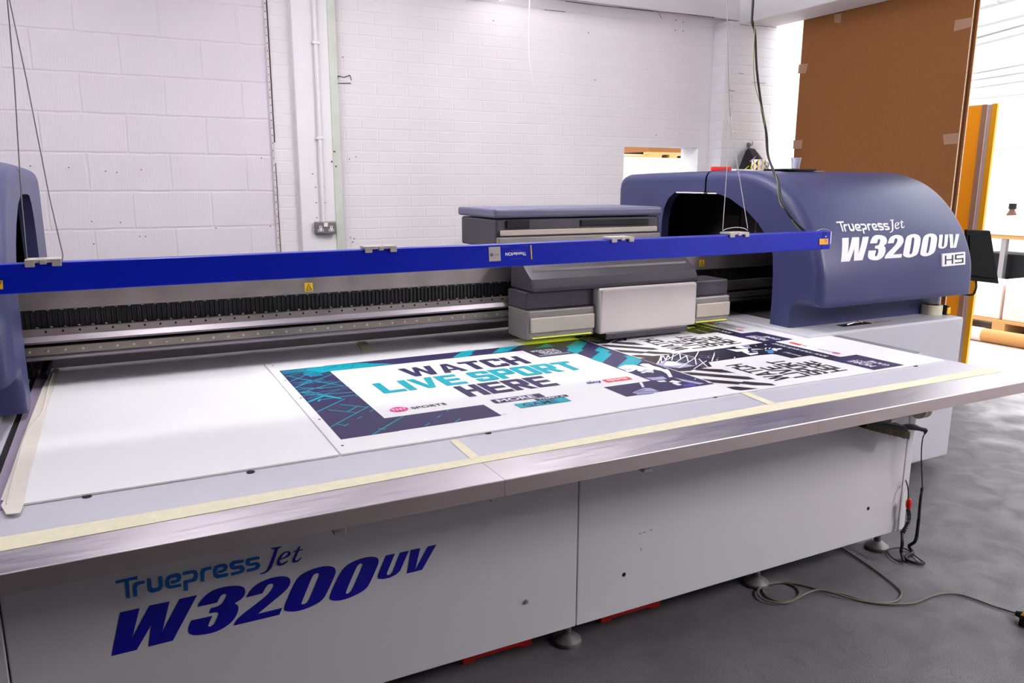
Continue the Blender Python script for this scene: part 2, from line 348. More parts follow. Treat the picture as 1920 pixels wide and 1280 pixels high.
def block_text(mb, s, fn, mi, gap=.07, **k):
    x = 0; L = []
    for ch in s:
        if ch == ' ': x += .35; continue
        w, P = glyph(ch, **k); L += [[[(a+x, b) for a, b in q] for q in ([p[0]]+p[1] if isinstance(p, tuple) else [p])] for p in P]; x += w+gap
    x -= gap
    for p in L: mb.poly([fn(a/x, b) for a, b in p[0]], mi, [[fn(a/x, b) for a, b in h] for h in p[1:]])
# ------------------------------------------------------------------ setting
YW = 5.32; ZCEIL = 3.16
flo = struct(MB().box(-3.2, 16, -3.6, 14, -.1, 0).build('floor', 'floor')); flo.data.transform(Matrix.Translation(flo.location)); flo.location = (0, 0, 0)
# back wall with the hatch opening: left block part, brick part
hx0, hx1, hz0, hz1 = 3.725, 4.493, 1.2, 1.8
struct(box1('wall_back', 'block', (-3.2, .975, YW, YW+.225, 0, 3.2)))
w = MB()
w.box(.975, hx0, YW, YW+.225, 0, 3.2); w.box(hx1, 5.3, YW, YW+.225, 0, 3.2); w.box(hx0, hx1, YW, YW+.225, 0, hz0); w.box(hx0, hx1, YW, YW+.225, hz1, 3.2)
struct(w.build('wall_back', 'brick'))
rv = MB()
rv.box(hx1-.004, hx1, YW, YW+.225, hz0, hz1); rv.box(hx0, hx0+.004, YW, YW+.225, hz0, hz1); rv.box(hx0, hx1, YW, YW+.225, hz1-.004, hz1); rv.box(hx0, hx1, YW, YW+.225, hz0, hz0+.01)
struct(rv.build('trim_1', 'plaster'))
# plastered pilaster, pale green strip, galvanised bead and its dark gap
struct(MB().prism([(1.116, 5.322, 0), (1.116, 5.27, 0), (1.375, 5.27, 0), (1.375, 5.322, 0)], (0, 0, 3.16)).build('trim_2', 'plaster', bevel=.008))
struct(MB().box(1.345, 1.398, 5.262, 5.30, 0, 3.16).build('trim_3', 'green', bevel=.004))
bd = MB().box(.958, .974, 5.305, 5.325, 0, 3)
z = .9
while z < 2.9:
    bd.cyl((.966, 5.3045, z), (.966, 5.306, z), .0035, n=8, mi=1); z += .047
bd.box(.976, .983, 5.312, 5.325, 1.75, 3, 1); bd.box(.976, .9805, 5.312, 5.325, .9, 1.62, 1)
struct(bd.build('trim_4', ['trimgrey', 'blackgap']))
struct(box1('trim_13', 'plaster', (-3.2, 4.80, 5.25, 5.33, 2.826, 3.2)))
# pier at the right end of the back wall, beam above the opening, ceiling
struct(MB().box(4.607, 5.13, 5.155, 5.33, 0, 2.79).build('right_pier_or_added_wall', ['brick_pier']))
struct(MB().box(4.600, 4.61, 5.16, 5.33, 0, 2.79).build('trim_5', ['brick_y']))
struct(MB().box(4.80, 5.13, -3.5, 5.33, 2.79, 3.3).build('trim_6', 'ceil', bevel=.01))
cr = MB()
def crack(px, mi=0, wd=.003, Y=5.316):
    pts = [pY(a, b, Y) for a, b in px]
    for a, b in zip(pts, pts[1:]): cr.bar(a, b, .003, wd*random.uniform(.6, 1.4), mi)
crack([(1060, 2), (1110, 9), (1160, 14), (1225, 21), (1290, 27), (1340, 33)], wd=.005, Y=5.247)
crack([(1020, 18), (1060, 22)]); crack([(1236, 25), (1240, 34)])
for a in ((1267, 38), (1281, 42), (1266, 57), (1281, 58), (1103, 61), (1116, 150), (1230, 253), (925, 39), (643, 107)):
    p = pY(*a, 5.317); cr.cyl(p, p+Vector((0, -.004, 0)), .0036, n=8)
for a in ((657, 445), (664, 447), (661, 453), (655, 298), (668, 294)):
    p = pY(*a, 5.317); cr.cyl(p, p+Vector((0, -.004, 0)), .0036, n=8)
crack([(632, 152), (634, 142), (645, 145), (656, 141), (659, 150)], wd=.006); crack([(631, 155), (640, 156), (658, 156)], wd=.005)
for a in ((57, 311), (129, 314), (198, 321), (219, 323), (265, 318), (172, 415), (226, 417), (176, 457), (262, 443), (273, 443), (490, 296), (405, 427), (507, 424)):
    p = pY(*a, 5.317); cr.cyl(p, p+Vector((0, -.004, 0)), .0036, n=8)
struct(cr.build('trim_7', 'blackgap'))
cp = MB()
pts = [(1343, 33), (1352, 28), (1368, 19), (1378, 28), (1386, 36), (1388, 46)]
for Yp, chain in ((5.148, [(1388, 46), (1405, 48), (1430, 49), (1460, 52)]), (5.148, [(1366, 168), (1378, 171)]), (5.148, [(1410, 154), (1436, 156)]), (5.148, [(1385, 137), (1394, 138)])):
    q = [pY(a, b, Yp) for a, b in chain]
    for a, b in zip(q, q[1:]): cp.bar(a, b, .002, .0025)
q = [pX(a, b, 4.597) for a, b in [(1337, 125), (1336, 150), (1345, 176)]]
struct(cp.build('trim_8', 'blackgap'))
struct(box1('ceiling', 'ceil', (-3.2, 4.85, -3.6, 5.54, ZCEIL, ZCEIL+.1)))
struct(box1('right_pier_or_added_wall', 'plaster', (5.135, 5.3, -3.7, 2.0, 0, 2.79)))  # unseen side wall, added to cut daylight and reflections on the housing
struct(box1('wall_left', 'greywall', (-3.3, -3.2, -3.6, 5.54, 0, 3.26)))
struct(box1('wall_front', 'greywall', (-3.3, 5.13, -3.7, -3.6, 0, 3.26)))
# the bright hall beyond the opening and the hatch
struct(box1('wall_far', 'farwall', (-3, 16.2, 13, 13.2, 0, 6)))
struct(box1('wall_far', 'farwall', (16, 16.2, -4, 13.2, 0, 6)))
tr = MB()
for (a, b, wd) in (((1795, 78), (1925, 42), .05), ((1800, 90), (1925, 58), .04), ((1822, 137), (1925, 118), .03), ((1820, 150), (1925, 134), .02), ((1820, 165), (1925, 150), .02), ((1816, 185), (1925, 174), .03), ((1440, 112), (1505, 97), .04), ((1440, 160), (1505, 148), .06)):
    tr.bar(pX(*a, 15.9), pX(*b, 15.9), .12, wd*1.3)
struct(tr.build('trim_9', 'palegrey'))
tb = MB(); tb.bar(pX(1785, 20, 14.5), pX(1935, -22, 14.5), .2, .22); tb.bar(pX(1785, 58, 14.2), pX(1935, 20, 14.2), .2, .1)
tb.bar(pX(1860, 10, 14.4), pX(1864, -30, 14.4), .2, .2)
struct(tb.build('trim_10', 'palegrey'))
struct(MB().bar(pX(1850, 276, 12), pX(1960, 262, 12), .1, .12).build('trim_11', 'palegrey'))
# ------------------------------------------------------------------ lamps
def tubemat(e): return mat('lit_tube', (255, 255, 255), .5, emit=(255, 251, 252), estr=e*6)
def batten(loc, ln, label, ax='y', e=26, grp='ceiling battens'):
    t = thing('ceiling_lamp', label, 'lamp', (loc[0], loc[1], loc[2]), grp)
    x, y, z = loc
    MB().box(x-.09, x+.09, y, y+ln, z, z+.06).build('housing', 'lampbody', t, bevel=.008)
    MB().cyl((x+.125, y+.03, z+.012), (x+.125, y+ln-.03, z+.012), .018, n=12).build('tube', tubemat(e), t, smooth=True)
    for yy in (y+.2, y+ln-.2): MB().bar((x-.02, yy, z+.06), (x-.02, yy, ZCEIL), .02, .02).build('hanger', 'lampbody', t)
batten((2.43, 3.8, 2.752), 1.42, 'grey strip lamp hanging by the back wall above the print carriage', e=3)
batten((1.9, 2.65, 2.752), 1.42, 'grey strip lamp above the middle of the printer bed', e=26)
batten((.1, 2.65, 2.752), 1.42, 'grey strip lamp above the left end of the printer bed', e=26)
batten((-1.6, 2.65, 2.752), 1.42, 'grey strip lamp furthest left, above the left housing', e=24)
batten((4.3, -1.5, 2.752), 1.42, 'added grey strip lamp, unseen behind the camera to its right', e=150)  # added fill lamp, brightens the base panel from the front right
# ------------------------------------------------------------------ printer
ZB = .80                                  # bed surface height
P = thing('flatbed_printer', 'large grey and dark blue flatbed printer with a moving print carriage', 'printer', (1.2, 2.6, 0))
# base cabinet panels
YP = 1.90
g = MB(); g.box(-1.3, 2.76, 1.93, 3.3, .115, .735); g.build('base_frame', 'panel', P)
xl_ = pY(7, 1180, YP).x
for a, b, in ((-1.3, xl_-.003), (xl_, 1.2005), (1.2035, 2.734)):
    MB().box(a, b, YP, YP+.02, .113, .745).build('base_panel', 'panel', P, bevel=.003)
MB().box(2.738, 2.778, YP, YP+.05, .113, .745).build('corner_post', 'panel', P, bevel=.004)
for a in ((1170, 1077), (1628, 953)):
    p = pY(*a, YP-.0005); MB().cyl(p, p+Vector((0, .001, 0)), .0075, n=12).build('screw_hole', 'hole', P)
q = pY(987, 1127, YP-.001); MB().cyl(q, q+Vector((0, -.006, 0)), .007, .005, n=14).build('panel_screw', 'screw', P)
for a, b in (((1198, 1001), (1203, 999)), ((1206, 998), (1210, 997)), ((1219, 994), (1223, 993)), ((1201, 1027), (1203, 1031)), ((918, 936), (922, 941))):
    MB().bar(pY(*a, YP-.0006), pY(*b, YP-.0006), .0006, .003).build('scratch_mark', 'taupe', P)
for x, yy in ((1.225, 1.99), (2.065, 1.99), (2.735, 1.985)):
    f = MB(); f.lathe([(0, 0), (.046, 0), (.048, .006), (.046, .014), (.03, .026), (.014, .034), (.014, .05), (0, .05)], (x, yy, 0), 28); f.build('foot', 'zinc', P, smooth=True)
    f2 = MB(); f2.cyl((x, yy, .045), (x, yy, .12), .013, n=14); f2.build('foot_stem', 'screw', P, smooth=True)
# bed table and steel front rail
XR = 2.965
bt = MB(); bt.box(-.30, 2.93, 1.905, 3.5, .76, ZB); bt.build('bed', 'bed', P, bevel=.002)
MB().box(-1.3, XR, 1.74, 1.905, .762, ZB).build('bed_margin', 'bedgrey', P)
MB().box(2.931, 2.985, 2.06, 3.45, .775, ZB+.004).build('side_strip', 'stripgrey', P, bevel=.003)
MB().box(2.931, XR, 1.906, 2.06, .765, ZB-.001).build('bed_margin', 'bedgrey', P)
MB().box(2.932, 2.99, 2.05, 2.06, .70, ZB-.002).build('side_strip_end', 'cab', P)
for a, b in ((-1.33, -.276), (-.275, .7835), (.7845, 1.8425), (1.8435, XR)):
    r = MB(); r.prism([(a, y, ZB+z) for y, z in ((1.74, 0), (1.5745, 0), (1.5728, -.0008), (1.572, -.0025), (1.572, -.042), (1.62, -.042), (1.62, -.038), (1.576, -.038), (1.576, -.012), (1.74, -.012))], (b-a, 0, 0))
    r.m = [1 if all(r.v[i].y < 1.5725 for i in f) else 0 for f in r.f]
    r.build('front_rail', ['steel', 'steelface'], P)
for x in (pY(1208, 876, 1.6).x, pY(633, 990, 1.6).x, pY(1668, 786, 1.6).x):
    MB().box(x-.012, x+.016, 1.585, 1.66, ZB-.062, ZB-.04).build('rail_bracket', 'galv', P, bevel=.002)
for a in ((163, 931), (470, 885), (915, 811.5), (1339, 744), (1595, 702.5), (1716, 686)):
    p = pZ(*a, ZB+.0005); MB().cyl(p, p+Vector((0, 0, .0012)), .0100, n=18).build('register_hole', 'hole', P)
# left side of the bed: table top, groove, dark strip
MB().box(-1.3, -.318, 1.906, 3.42, .765, ZB-.001).build('side_table', 'bedgrey', P)
MB().box(-.318, -.300, 1.62, 3.4, .77, ZB-.004).build('groove', 'hole', P)
MB().box(-.300, -.263, 1.906, 3.4, ZB, ZB+.0006).build('edge_strip', 'lav', P)
wd = MB(); zt_ = pY(60, 668, 3.2).z; wd.box(-.60, -.305, 3.2, 3.62, ZB, zt_); wd.bar(pZ(97, 664, .855), pZ(82, 704, .815), .022, .03)
wd.build('end_stop', 'black', P, bevel=.004)
# gantry
YG = 3.05
gz = lambda z: CZ+z
MB().box(-1.25, 3.85, 3.12, 3.46, gz(-.61), gz(-.33)).build('gantry_beam', 'gantry', P, bevel=.006)
GP = MB().box(-1.2, 3.8, 3.075, 3.12, gz(-.434), gz(-.318)).build('gantry_plate', 'gantry', P, bevel=.004)
cc = MB().box(-1.2, 3.8, 3.082, 3.12, gz(-.499), gz(-.434))
x = -.35
while x < 2.9:
    cc.prism([(x, 3.0825, gz(-.494)), (x+.003, 3.0765, gz(-.494)), (x+.008, 3.0765, gz(-.494)), (x+.011, 3.0825, gz(-.494))], (0, 0, .054)); x += .0165
CC = cc.build('cable_cover', 'ribs', P)
hp = MB().box(-1.2, 3.8, 3.055, 3.12, gz(-.522), gz(-.499))
x = -.24
while x < 2.7:
    hp.cyl((x, 3.0545, gz(-.507)), (x, 3.0555, gz(-.507)), .0042, n=8, mi=1); x += .0515
HP = hp.build('hole_strip', ['gantry', 'hole'], P)
rl = MB(); rl.prism([(-1.2, 3.055, gz(-.522)), (-1.2, 3.035, gz(-.538)), (-1.2, 3.035, gz(-.545)), (-1.2, 3.1, gz(-.545)), (-1.2, 3.1, gz(-.522))], (5, 0, 0))
rl.build('guide_rail', 'gantry2', P)
MB().box(-1.2, 3.8, 3.06, 3.1, gz(-.556), gz(-.545)).build('rail_gap', 'hole', P)
RS = MB().box(-1.2, 3.8, 3.03, 3.1, gz(-.583), gz(-.556)).build('rivet_strip', 'gantry3', P, bevel=.002)
MB().tube([(-1.2, 3.045, gz(-.592)), (3.8, 3.045, gz(-.592))], .014, 16).build('round_rail', 'gantry2', P, smooth=True)
MB().box(-1.2, 3.8, 3.3, 3.34, ZB+.012, gz(-.585)).build('back_plate', 'greyplate', P)
def copies(proto, parent, pts):
    o0 = Vector(proto.location)
    for i, p in enumerate(pts):
        o = proto if i == 0 else proto.copy()
        if i: C.objects.link(o)
        o.parent = parent; o.location = p - org(parent)
def tinyround(name, mats, r, h, ring=False):
    mb = MB(); mb.tube([(0, 0, 0), (0, -h*.6, 0), (0, -h, 0)], [r, r, r*.7], 12)
    if ring: mb.cyl((0, -h-.0003, 0), (0, -h-.0006, 0), r*.4, n=8, mi=1)
    o = mb.build(name, mats, None, smooth=True, angle=30); o.data.transform(Matrix.Translation(o.location)); o.location = (0, 0, 0); return o
xs = [-.272+i*.0424 for i in range(44)] + [2.3+i*.06 for i in range(6)]
copies(tinyround('screw', ['screw', 'hole'], .0048, .004, True), CC, [Vector((x, 3.08, gz(-.4335))) for x in xs])
copies(tinyround('bolt', ['screw', 'hole'], .0048, .004, True), HP, [Vector((x+.006, 3.055+.025, gz(-.4965))) for x in xs])
copies(tinyround('rivet', ['screw'], .0052, .002), RS, [Vector((-.2936+i*.0535, 3.03, gz(-.569))) for i in range(36)])
def warn(px, py):
    c = pY(px, py, 3.074); s = .031
    mb = MB(); f = rectfn(c-Vector((s*.5*1.05, 0, s*.55)), (s*1.05, 0, 0), (0, 0, s*1.1))
    mb.poly([f(0, 0), f(1, 0), f(1, 1), f(0, 1)], 0)
    fr = lambda a, b: f(a, b)+Vector((0, -.0004, 0)); tri = [(.1, .1), (.9, .1), (.5, .9)]; ti = [(.2, .16), (.8, .16), (.5, .76)]
    mb.poly([fr(*p) for p in tri], 1, [[fr(*p) for p in ti]])
    f3 = lambda a, b: f(a, b)+Vector((0, -.0006, 0))
    U = [(.4, .2), (.4, .4), (.45, .48), (.5, .5), (.55, .48), (.6, .4), (.6, .2)]
    for a, b in zip(U, U[1:]): mb.bar(f3(*a), f3(*b), .0003, s*.06, 1, up=(0, 1, 0)) if False else mb.poly([f3(a[0]-.03, a[1]), f3(b[0]-.03, b[1]), f3(b[0]+.03, b[1]+.01), f3(a[0]+.03, a[1]+.01)], 1)
    mb.build('warning_sticker', ['yellow', 'blackink'], GP, fix=False)
warn(579, 538); warn(999, 512.5); warn(1316, 493)
# ---- moulded end housings
outer = [(4.11, -.68), (4.11, -.20), (4.11, -.04), (4.098, .005), (4.07, .035), (4.02, .05), (3.8, .056), (3.5, .06), (3.296, .0625), (3.284, .0625), (3.15, .063), (3.04, .060), (2.956, .052), (2.87, .030), (2.79, -.004), (2.72, -.048), (2.655, -.104), (2.595, -.172), (2.545, -.246), (2.508, -.325), (2.485, -.40), (2.477, -.48), (2.475, -.553)]
lip = [(2.483, -.564), (2.60, -.570), (2.632, -.577), (2.641, -.592), (2.641, -.68)]
inner = [(3.66, -.68), (3.657, -.4), (3.652, -.21), (3.638, -.143), (3.60, -.085), (3.548, -.053), (3.45, -.047), (3.296, -.0455), (3.284, -.0455), (3.217, -.049), (3.10, -.078), (2.975, -.137), (2.89, -.195), (2.834, -.252), (2.797, -.30), (2.779, -.347), (2.770, -.45), (2.767, -.555), (2.768, -.68)]
def inset(pr, d):
    out = []
    for i, p in enumerate(pr):
        a = Vector(pr[max(i-1, 0)]); b = Vector(pr[min(i+1, len(pr)-1)]); t = (b-a).normalized()
        n = Vector((-t.y, t.x))            # to the inside (profile runs back -> top -> front)
        dd = d*.2 if (p[1] < -.572 and p[0] < 2.7) else d
        y, z = p[0]+n.x*dd, p[1]+n.y*dd
        if p[0] < 2.62 and -.58 < p[1] < -.5: y, z = max(y, 2.475+d), max(z, -.568+d)
        out.append((y, z))
    return out
def zat(prof_y):                         # surface point helper: Y of the front for a height
    pr = outer[10:]
    for (y0, z0), (y1, z1) in zip(pr, pr[1:]):
        if (z0 >= prof_y >= z1): return y0+(y1-y0)*(z0-prof_y)/max(z0-z1, 1e-6)
    return 2.475
# refine the front curve
front = [(v.x, v.y) for v in spline([(a, b, 0) for a, b in outer[9:]], 3)]
backp = outer[:9]
full = backp + front + lip
kb = len(backp); nin_b = 8
def housing(xf, xe, sgn):
    """xf: X of the open face, xe: closed outer end; sgn=+1 when the housing extends to +X"""
    grp = []
    r = .045
    inn_b = inner[:nin_b]; inn_f = inner[nin_b:]
    for nm, prof, inn in (('rear_cover', backp, inn_b), ('front_cover', front+lip, inn_f)):
        mb = MB(); rings = []
        for k in range(7):
            th = k/6*math.pi/2
            rings.append((xf+sgn*r*(1-math.sin(th)), inset(prof, r*(1-math.cos(th))) if k else None))
        rings = []
        for k in range(7):                # fillet from the face (inset r) to the full profile
            th = k/6*math.pi/2
            rings.append((xf+sgn*r*(1-math.cos(th)), inset(prof, r*(1-math.sin(th)))))
        for kx in (.3, .6): rings.append((xf+(xe-xf)*kx, prof))
        re = .03
        for k in range(5):
            th = k/4*math.pi/2
            rings.append((xe-sgn*re*(1-math.sin(th)), inset(prof, re*(1-math.cos(th)))))
        n = len(prof)
        vs = []; fs = []
        for X, pr in rings: vs += [(X, y, gz(z)) for y, z in pr]
        for i in range(len(rings)-1):
            for j in range(n-1): fs.append((i*n+j, i*n+j+1, (i+1)*n+j+1, (i+1)*n+j))
        if nm == 'rear_cover' : pass
        mb.add(vs, fs)
        face = [(xf, y, gz(z)) for y, z in rings[0][1]] + [(xf, y, gz(z)) for y, z in reversed(inn)]
        mb.poly(face)
        # throat of the opening
        m2 = len(inn)
        mb.add([(xf, y, gz(z)) for y, z in inn]+[(xf+sgn*.05, y, gz(z)) for y, z in inn], [(j, j+1, m2+j+1, m2+j) for j in range(m2-1)])
        # closed end
        last = [(rings[-1][0], y, gz(z)) for y, z in rings[-1][1]]
        if nm == 'rear_cover': mb.poly(last+[(rings[-1][0], 3.30, gz(-.68))])
        else: mb.poly(last+[(rings[-1][0], 3.28, gz(-.68))])
        # seam wall
        o = mb.build(nm, 'house', None, smooth=True, angle=38)
        o.data.transform(Matrix.Translation(o.location)); o.location = (0, 0, 0); o.data.transform(Matrix.Translation(-org(P))); o.parent = P; ORG[o.name] = org(P)
        grp.append(o)
    ln = MB(); a, b = xf+sgn*.012, xe-sgn*.05
    x0, x1 = min(a, b), max(a, b)
    # dark liner: back, top, end, floor
    lp = inset(backp+front, .035); pr = [(y, z) for y, z in lp if True]
    li = [(y, z) for y, z in inner]
    ln2 = MB()
    sec = [(xf+sgn*.05, 0), (xe-sgn*.06, 0)]
    big = [(4.03, -.68), (4.03, -.03), (3.3, -.012), (3.27, -.012), (3.1, -.02), (2.95, -.06), (2.82, -.13), (2.72, -.21), (2.68, -.35), (2.68, -.68)]
    n = len(big)
    ln2.add([(X, y, gz(z)) for X, _ in sec for y, z in big], [(j, j+1, n+j+1, n+j) for j in range(n-1)])
    ln2.poly([(sec[1][0], y, gz(z)) for y, z in big])
    X = sec[0][0]
    ln2.poly([(X, y, gz(z)) for y, z in big]+[(X, y, gz(z)) for y, z in reversed(inner)])
    Xd = xf+sgn*.42
    ln2.box(Xd, Xd+sgn*.01, 3.47, 4.0, gz(-.5), gz(-.03)); ln2.box(Xd-sgn*.004, Xd+sgn*.01, 3.33, 3.335, gz(-.5), gz(-.06), 1); ln2.box(Xd, Xd+sgn*.01, 2.75, 3.46, gz(-.285), gz(-.03))
    ln2.box(Xd-sgn*.003, Xd+sgn*.01, 3.24, 3.244, gz(-.285), gz(-.1), 1); ln2.box(Xd-sgn*.003, Xd, 2.95, 3.24, gz(-.1), gz(-.097), 1)
    ln2.box(xf+.1*sgn, xe-sgn*.1, 3.283, 3.297, gz(-.02), gz(.03))
    o = ln2.build('liner', ['inner', 'innerline'], P, fix=False)
    pl = MB(); pl.box(xf+sgn*.1, xe-sgn*.1, 2.65, 4.08, gz(-.70), gz(-.675)); pl.build('housing_base', 'inner', P)
    return grp
XH, XE = 2.84, 3.952
HR = housing(XH, XE, 1)
HL = housing(-.279, -1.35, -1)
st = MB(); st.box(2.836, 2.86, 3.30, 3.53, gz(-.056), gz(-.049)); st.box(2.836, 2.86, 3.20, 3.27, gz(-.057), gz(-.051)); st.build('gap_light_strip', 'white', P)  # light leaking through the arch top, painted as white strips
# cabinet under the right housing
cbm = MB(); cbm.box(2.78, 3.906, 2.47, 4.15, .06, gz(-.68)); CAB = cbm.build('side_cabinet', 'cab', P, bevel=.012, seg=3)
ck = MB(); ck.box(3.6, 3.68, 2.6, 2.68, 0, .06); ck.box(3.6, 3.68, 3.9, 3.98, 0, .06); ck.box(2.9, 2.98, 2.6, 2.68, 0, .06); ck.build('cabinet_foot', 'black', P)
zc = gz(-.68)
lt = MB(); c0 = pZ(1602, 608, zc); lt.box(c0.x-.10, c0.x+.10, c0.y-.022, c0.y+.022, zc, zc+.002)
lt.tube(spline([(c0.x-.06, c0.y-.006, zc+.004), (c0.x-.02, c0.y-.012, zc+.012), (c0.x+.02, c0.y-.006, zc+.010), (c0.x+.03, c0.y+.006, zc+.014), (c0.x+.06, c0.y+.004, zc+.004)], 5), .0035, 8, 1); lt.build('latch', ['black', 'screw'], CAB)
c1 = pZ(1656, 603.5, zc); MB().box(c1.x-.06, c1.x+.06, c1.y-.006, c1.y+.006, zc, zc+.002).build('slot_cover', 'taupe', CAB)
MB().box(-1.3, -.35, 2.47, 4.15, .06, gz(-.69)).build('side_cabinet', 'cab', P, bevel=.01)
# ---- print carriage
def carr():
    root = MB()
    root.box(1.55, 2.47, 3.2, 3.6, gz(-.30), gz(-.165)); c = root.build('print_carriage', 'carrdark', P, bevel=.01)
    MB().box(1.54, 2.48, 3.19, 3.62, gz(-.160), gz(-.118)).build('carriage_lid', 'carrblue', c, bevel=.012, seg=3)
    MB().box(1.57, 2.45, 3.185, 3.2, gz(-.240), gz(-.215)).build('trim_band', 'carrbeige', c, bevel=.003)
    MB().box(1.55, 2.46, 3.17, 3.2, gz(-.300), gz(-.247)).build('lower_cover', 'carrgrey', c, bevel=.004)
    MB().box(1.60, 1.72, 3.19, 3.2, gz(-.208), gz(-.17)).build('vent_panel', 'black', c, bevel=.003); MB().box(2.0, 2.4, 3.19, 3.2, gz(-.205), gz(-.175)).build('vent_panel', 'black', c, bevel=.003)
    MB().box(1.58, 2.44, 3.03, 3.25, gz(-.33), gz(-.295)).build('bridge_plate', 'carrgrey', c, bevel=.004)
    hd = MB(); xa, xb = 1.54, 2.42
    pr = [(3.03, -.30), (2.93, -.335), (2.84, -.40), (2.82, -.435), (2.82, -.452), (3.03, -.452)]
    hd.prism([(xa, y, gz(z)) for y, z in pr], (xb-xa, 0, 0)); hd.build('hood', 'carrdark', c, bevel=.006)
    MB().box(1.57, 2.39, 2.88, 2.885, gz(-.372), gz(-.362)).build('hood_band', 'carrgrey', c)
    MB().box(1.86, 2.40, 2.80, 3.02, gz(-.655), gz(-.452)).build('head_cover', 'cream', c, bevel=.012, seg=3)
    MB().box(1.90, 2.36, 2.81, 3.02, gz(-.685), gz(-.655)).build('print_head', 'carrdark', c, bevel=.004)
    for a, b in ((1.52, 1.855), (2.405, 2.63)):
        l = MB().box(a, b, 2.83, 3.02, gz(-.66), gz(-.53)).build('uv_lamp', 'carrgrey', c, bevel=.008)
        MB().box(a, b, 2.85, 3.02, gz(-.53), gz(-.455)).build('lamp_top', 'carrdark', l, bevel=.006)
        MB().box(a+.01, b-.01, 2.815, 2.83, gz(-.625), gz(-.56)).build('lamp_fin', 'carrbeige', l, bevel=.004)
        MB().box(a+.02, b-.02, 2.822, 2.832, gz(-.6495), gz(-.647)).build('lamp_slit', 'uv', l)
        MB().box(a+.03, b-.03, 2.87, 2.96, gz(-.664), gz(-.660)).build('lamp_window', 'uv', l)
carr()
# ---- lettering (traced outlines, in the plane of the base panel)
def A_(x, y): return (200+x/5.0526, 1020+y/5.0526)
def B_(x, y): return (480+x/5.3333, 1000+y/5.3333)
GL = []      # (kind, outer, [holes])   kind: W wordmark lower, T upper blue, J upper italic
def L(kind, fn, pts, sm=0, holes=()):
    f = lambda q: [pY(*fn(a, b), YP) for a, b in q]
    o = f(pts); h = [f(k) for k in holes]
    if sm: o = smoothpts(o, sm, True); h = [smoothpts(k, sm, True) for k in h]
    GL.append((kind, o, h))
L('W', A_, [(128,643),(312,602),(243,882),(405,578),(596,538),(527,826),(690,516),(858,478),(627,910),(397,968),(422,762),(285,998),(46,1056)])
L('W', A_, [(862,592),(858,590),(882,545),(935,480),(1010,430),(1110,400),(1220,388),(1295,398),(1316,435),(1308,480),(1270,525),(1205,558),(1240,570),(1252,600),(1237,660),(1190,730),(1120,785),(1030,830),(930,852),(840,860),(785,848),(770,815),(783,765),(803,718),(806,718),(1000,675),(1002,676),(960,765),(965,780),(1000,772),(1028,740),(1060,665),(1058,643),(1020,643),(970,653),(968,652),(989,603),(991,602),(1040,590),(1085,570),(1110,535),(1138,485),(1132,466),(1095,473),(1070,500),(1048,548),(1046,550)], 2)
L('W', A_, [(1322,500),(1345,455),(1400,390),(1480,345),(1570,312),(1660,298),(1728,310),(1744,350),(1725,405),(1660,470),(1560,550),(1434,654),(1436,656),(1660,600),(1663,600),(1636,664),(1634,666),(1207,768),(1204,767),(1225,718),(1300,650),(1420,560),(1520,480),(1565,425),(1585,385),(1572,368),(1535,376),(1510,400),(1476,462),(1474,464),(1324,501)], 2)
L('W', B_, [(280,745),(300,680),(370,520),(420,435),(480,390),(580,345),(690,320),(775,328),(798,362),(792,410),(700,610),(660,665),(600,705),(500,750),(400,777),(320,777),(286,766)], 2, [[(454,692),(470,650),(560,430),(585,400),(615,392),(634,401),(622,440),(535,650),(510,690),(475,704),(455,704)]])
L('W', B_, [(732,640),(760,560),(830,410),(880,335),(960,280),(1060,242),(1150,226),(1213,236),(1229,270),(1215,320),(1140,490),(1100,550),(1040,590),(950,635),(850,667),(780,670),(740,660)], 2, [[(897,587),(910,550),(1000,340),(1025,305),(1050,295),(1069,303),(1058,335),(970,540),(950,575),(920,599),(899,599)]])
L('W', B_, [(1298,217),(1388,198),(1306,398),(1312,412),(1338,410),(1362,385),(1440,188),(1528,168),(1440,370),(1400,408),(1340,437),(1270,452),(1226,449),(1214,430),(1225,395)])
L('W', B_, [(1547,162),(1642,143),(1588,368),(1715,127),(1803,107),(1660,360),(1508,397)])
L('J', B_, [(149,148),(152,144),(200,135),(256,125),(254,134),(225,145),(215,170),(165,320),(138,362),(98,392),(45,407),(36,397),(60,391),(95,376),(115,350),(185,165),(180,152),(150,157)], 1)
L('J', B_, [(208,300),(212,265),(240,215),(285,180),(330,173),(349,190),(340,217),(300,242),(240,260),(235,280),(247,296),(275,290),(318,264),(323,272),(285,304),(245,320),(216,317)], 1, [[(245,250),(290,232),(319,200),(315,185),(295,188),(265,215)]])
L('J', B_, [(364,188),(368,178),(405,165),(425,130),(446,126),(432,160),(470,149),(466,161),(427,172),(390,258),(396,268),(420,261),(450,234),(454,243),(420,279),(380,290),(360,280),(365,255),(398,178)])
L('T', A_, [(82,345),(292,297),(290,330),(210,345),(222,505),(184,511),(172,352),(86,373)])
L('T', A_, [(362,340),(360,368),(305,382),(285,402),(292,490),(254,496),(245,400),(262,365),(300,350)])
L('T', A_, [(380,325),(418,318),(428,405),(440,415),(480,408),(492,390),(485,305),(525,296),(534,385),(520,425),(490,443),(430,458),(400,450),(387,425)])
L('T', A_, [(552,345),(570,305),(610,285),(670,272),(700,283),(708,310),(695,347),(650,367),(610,374),(605,345),(655,335),(668,320),(655,310),(610,320),(592,340),(597,385),(615,388),(708,370),(707,397),(600,420),(570,412),(555,390)])
L('T', A_, [(720,263),(820,240),(850,245),(866,275),(863,315),(845,347),(770,365),(770,435),(735,440),(730,345),(805,325),(825,310),(825,285),(812,273),(722,292)])
L('T', A_, [(885,265),(900,230),(935,218),(990,208),(990,237),(945,246),(925,265),(925,350),(890,355)])
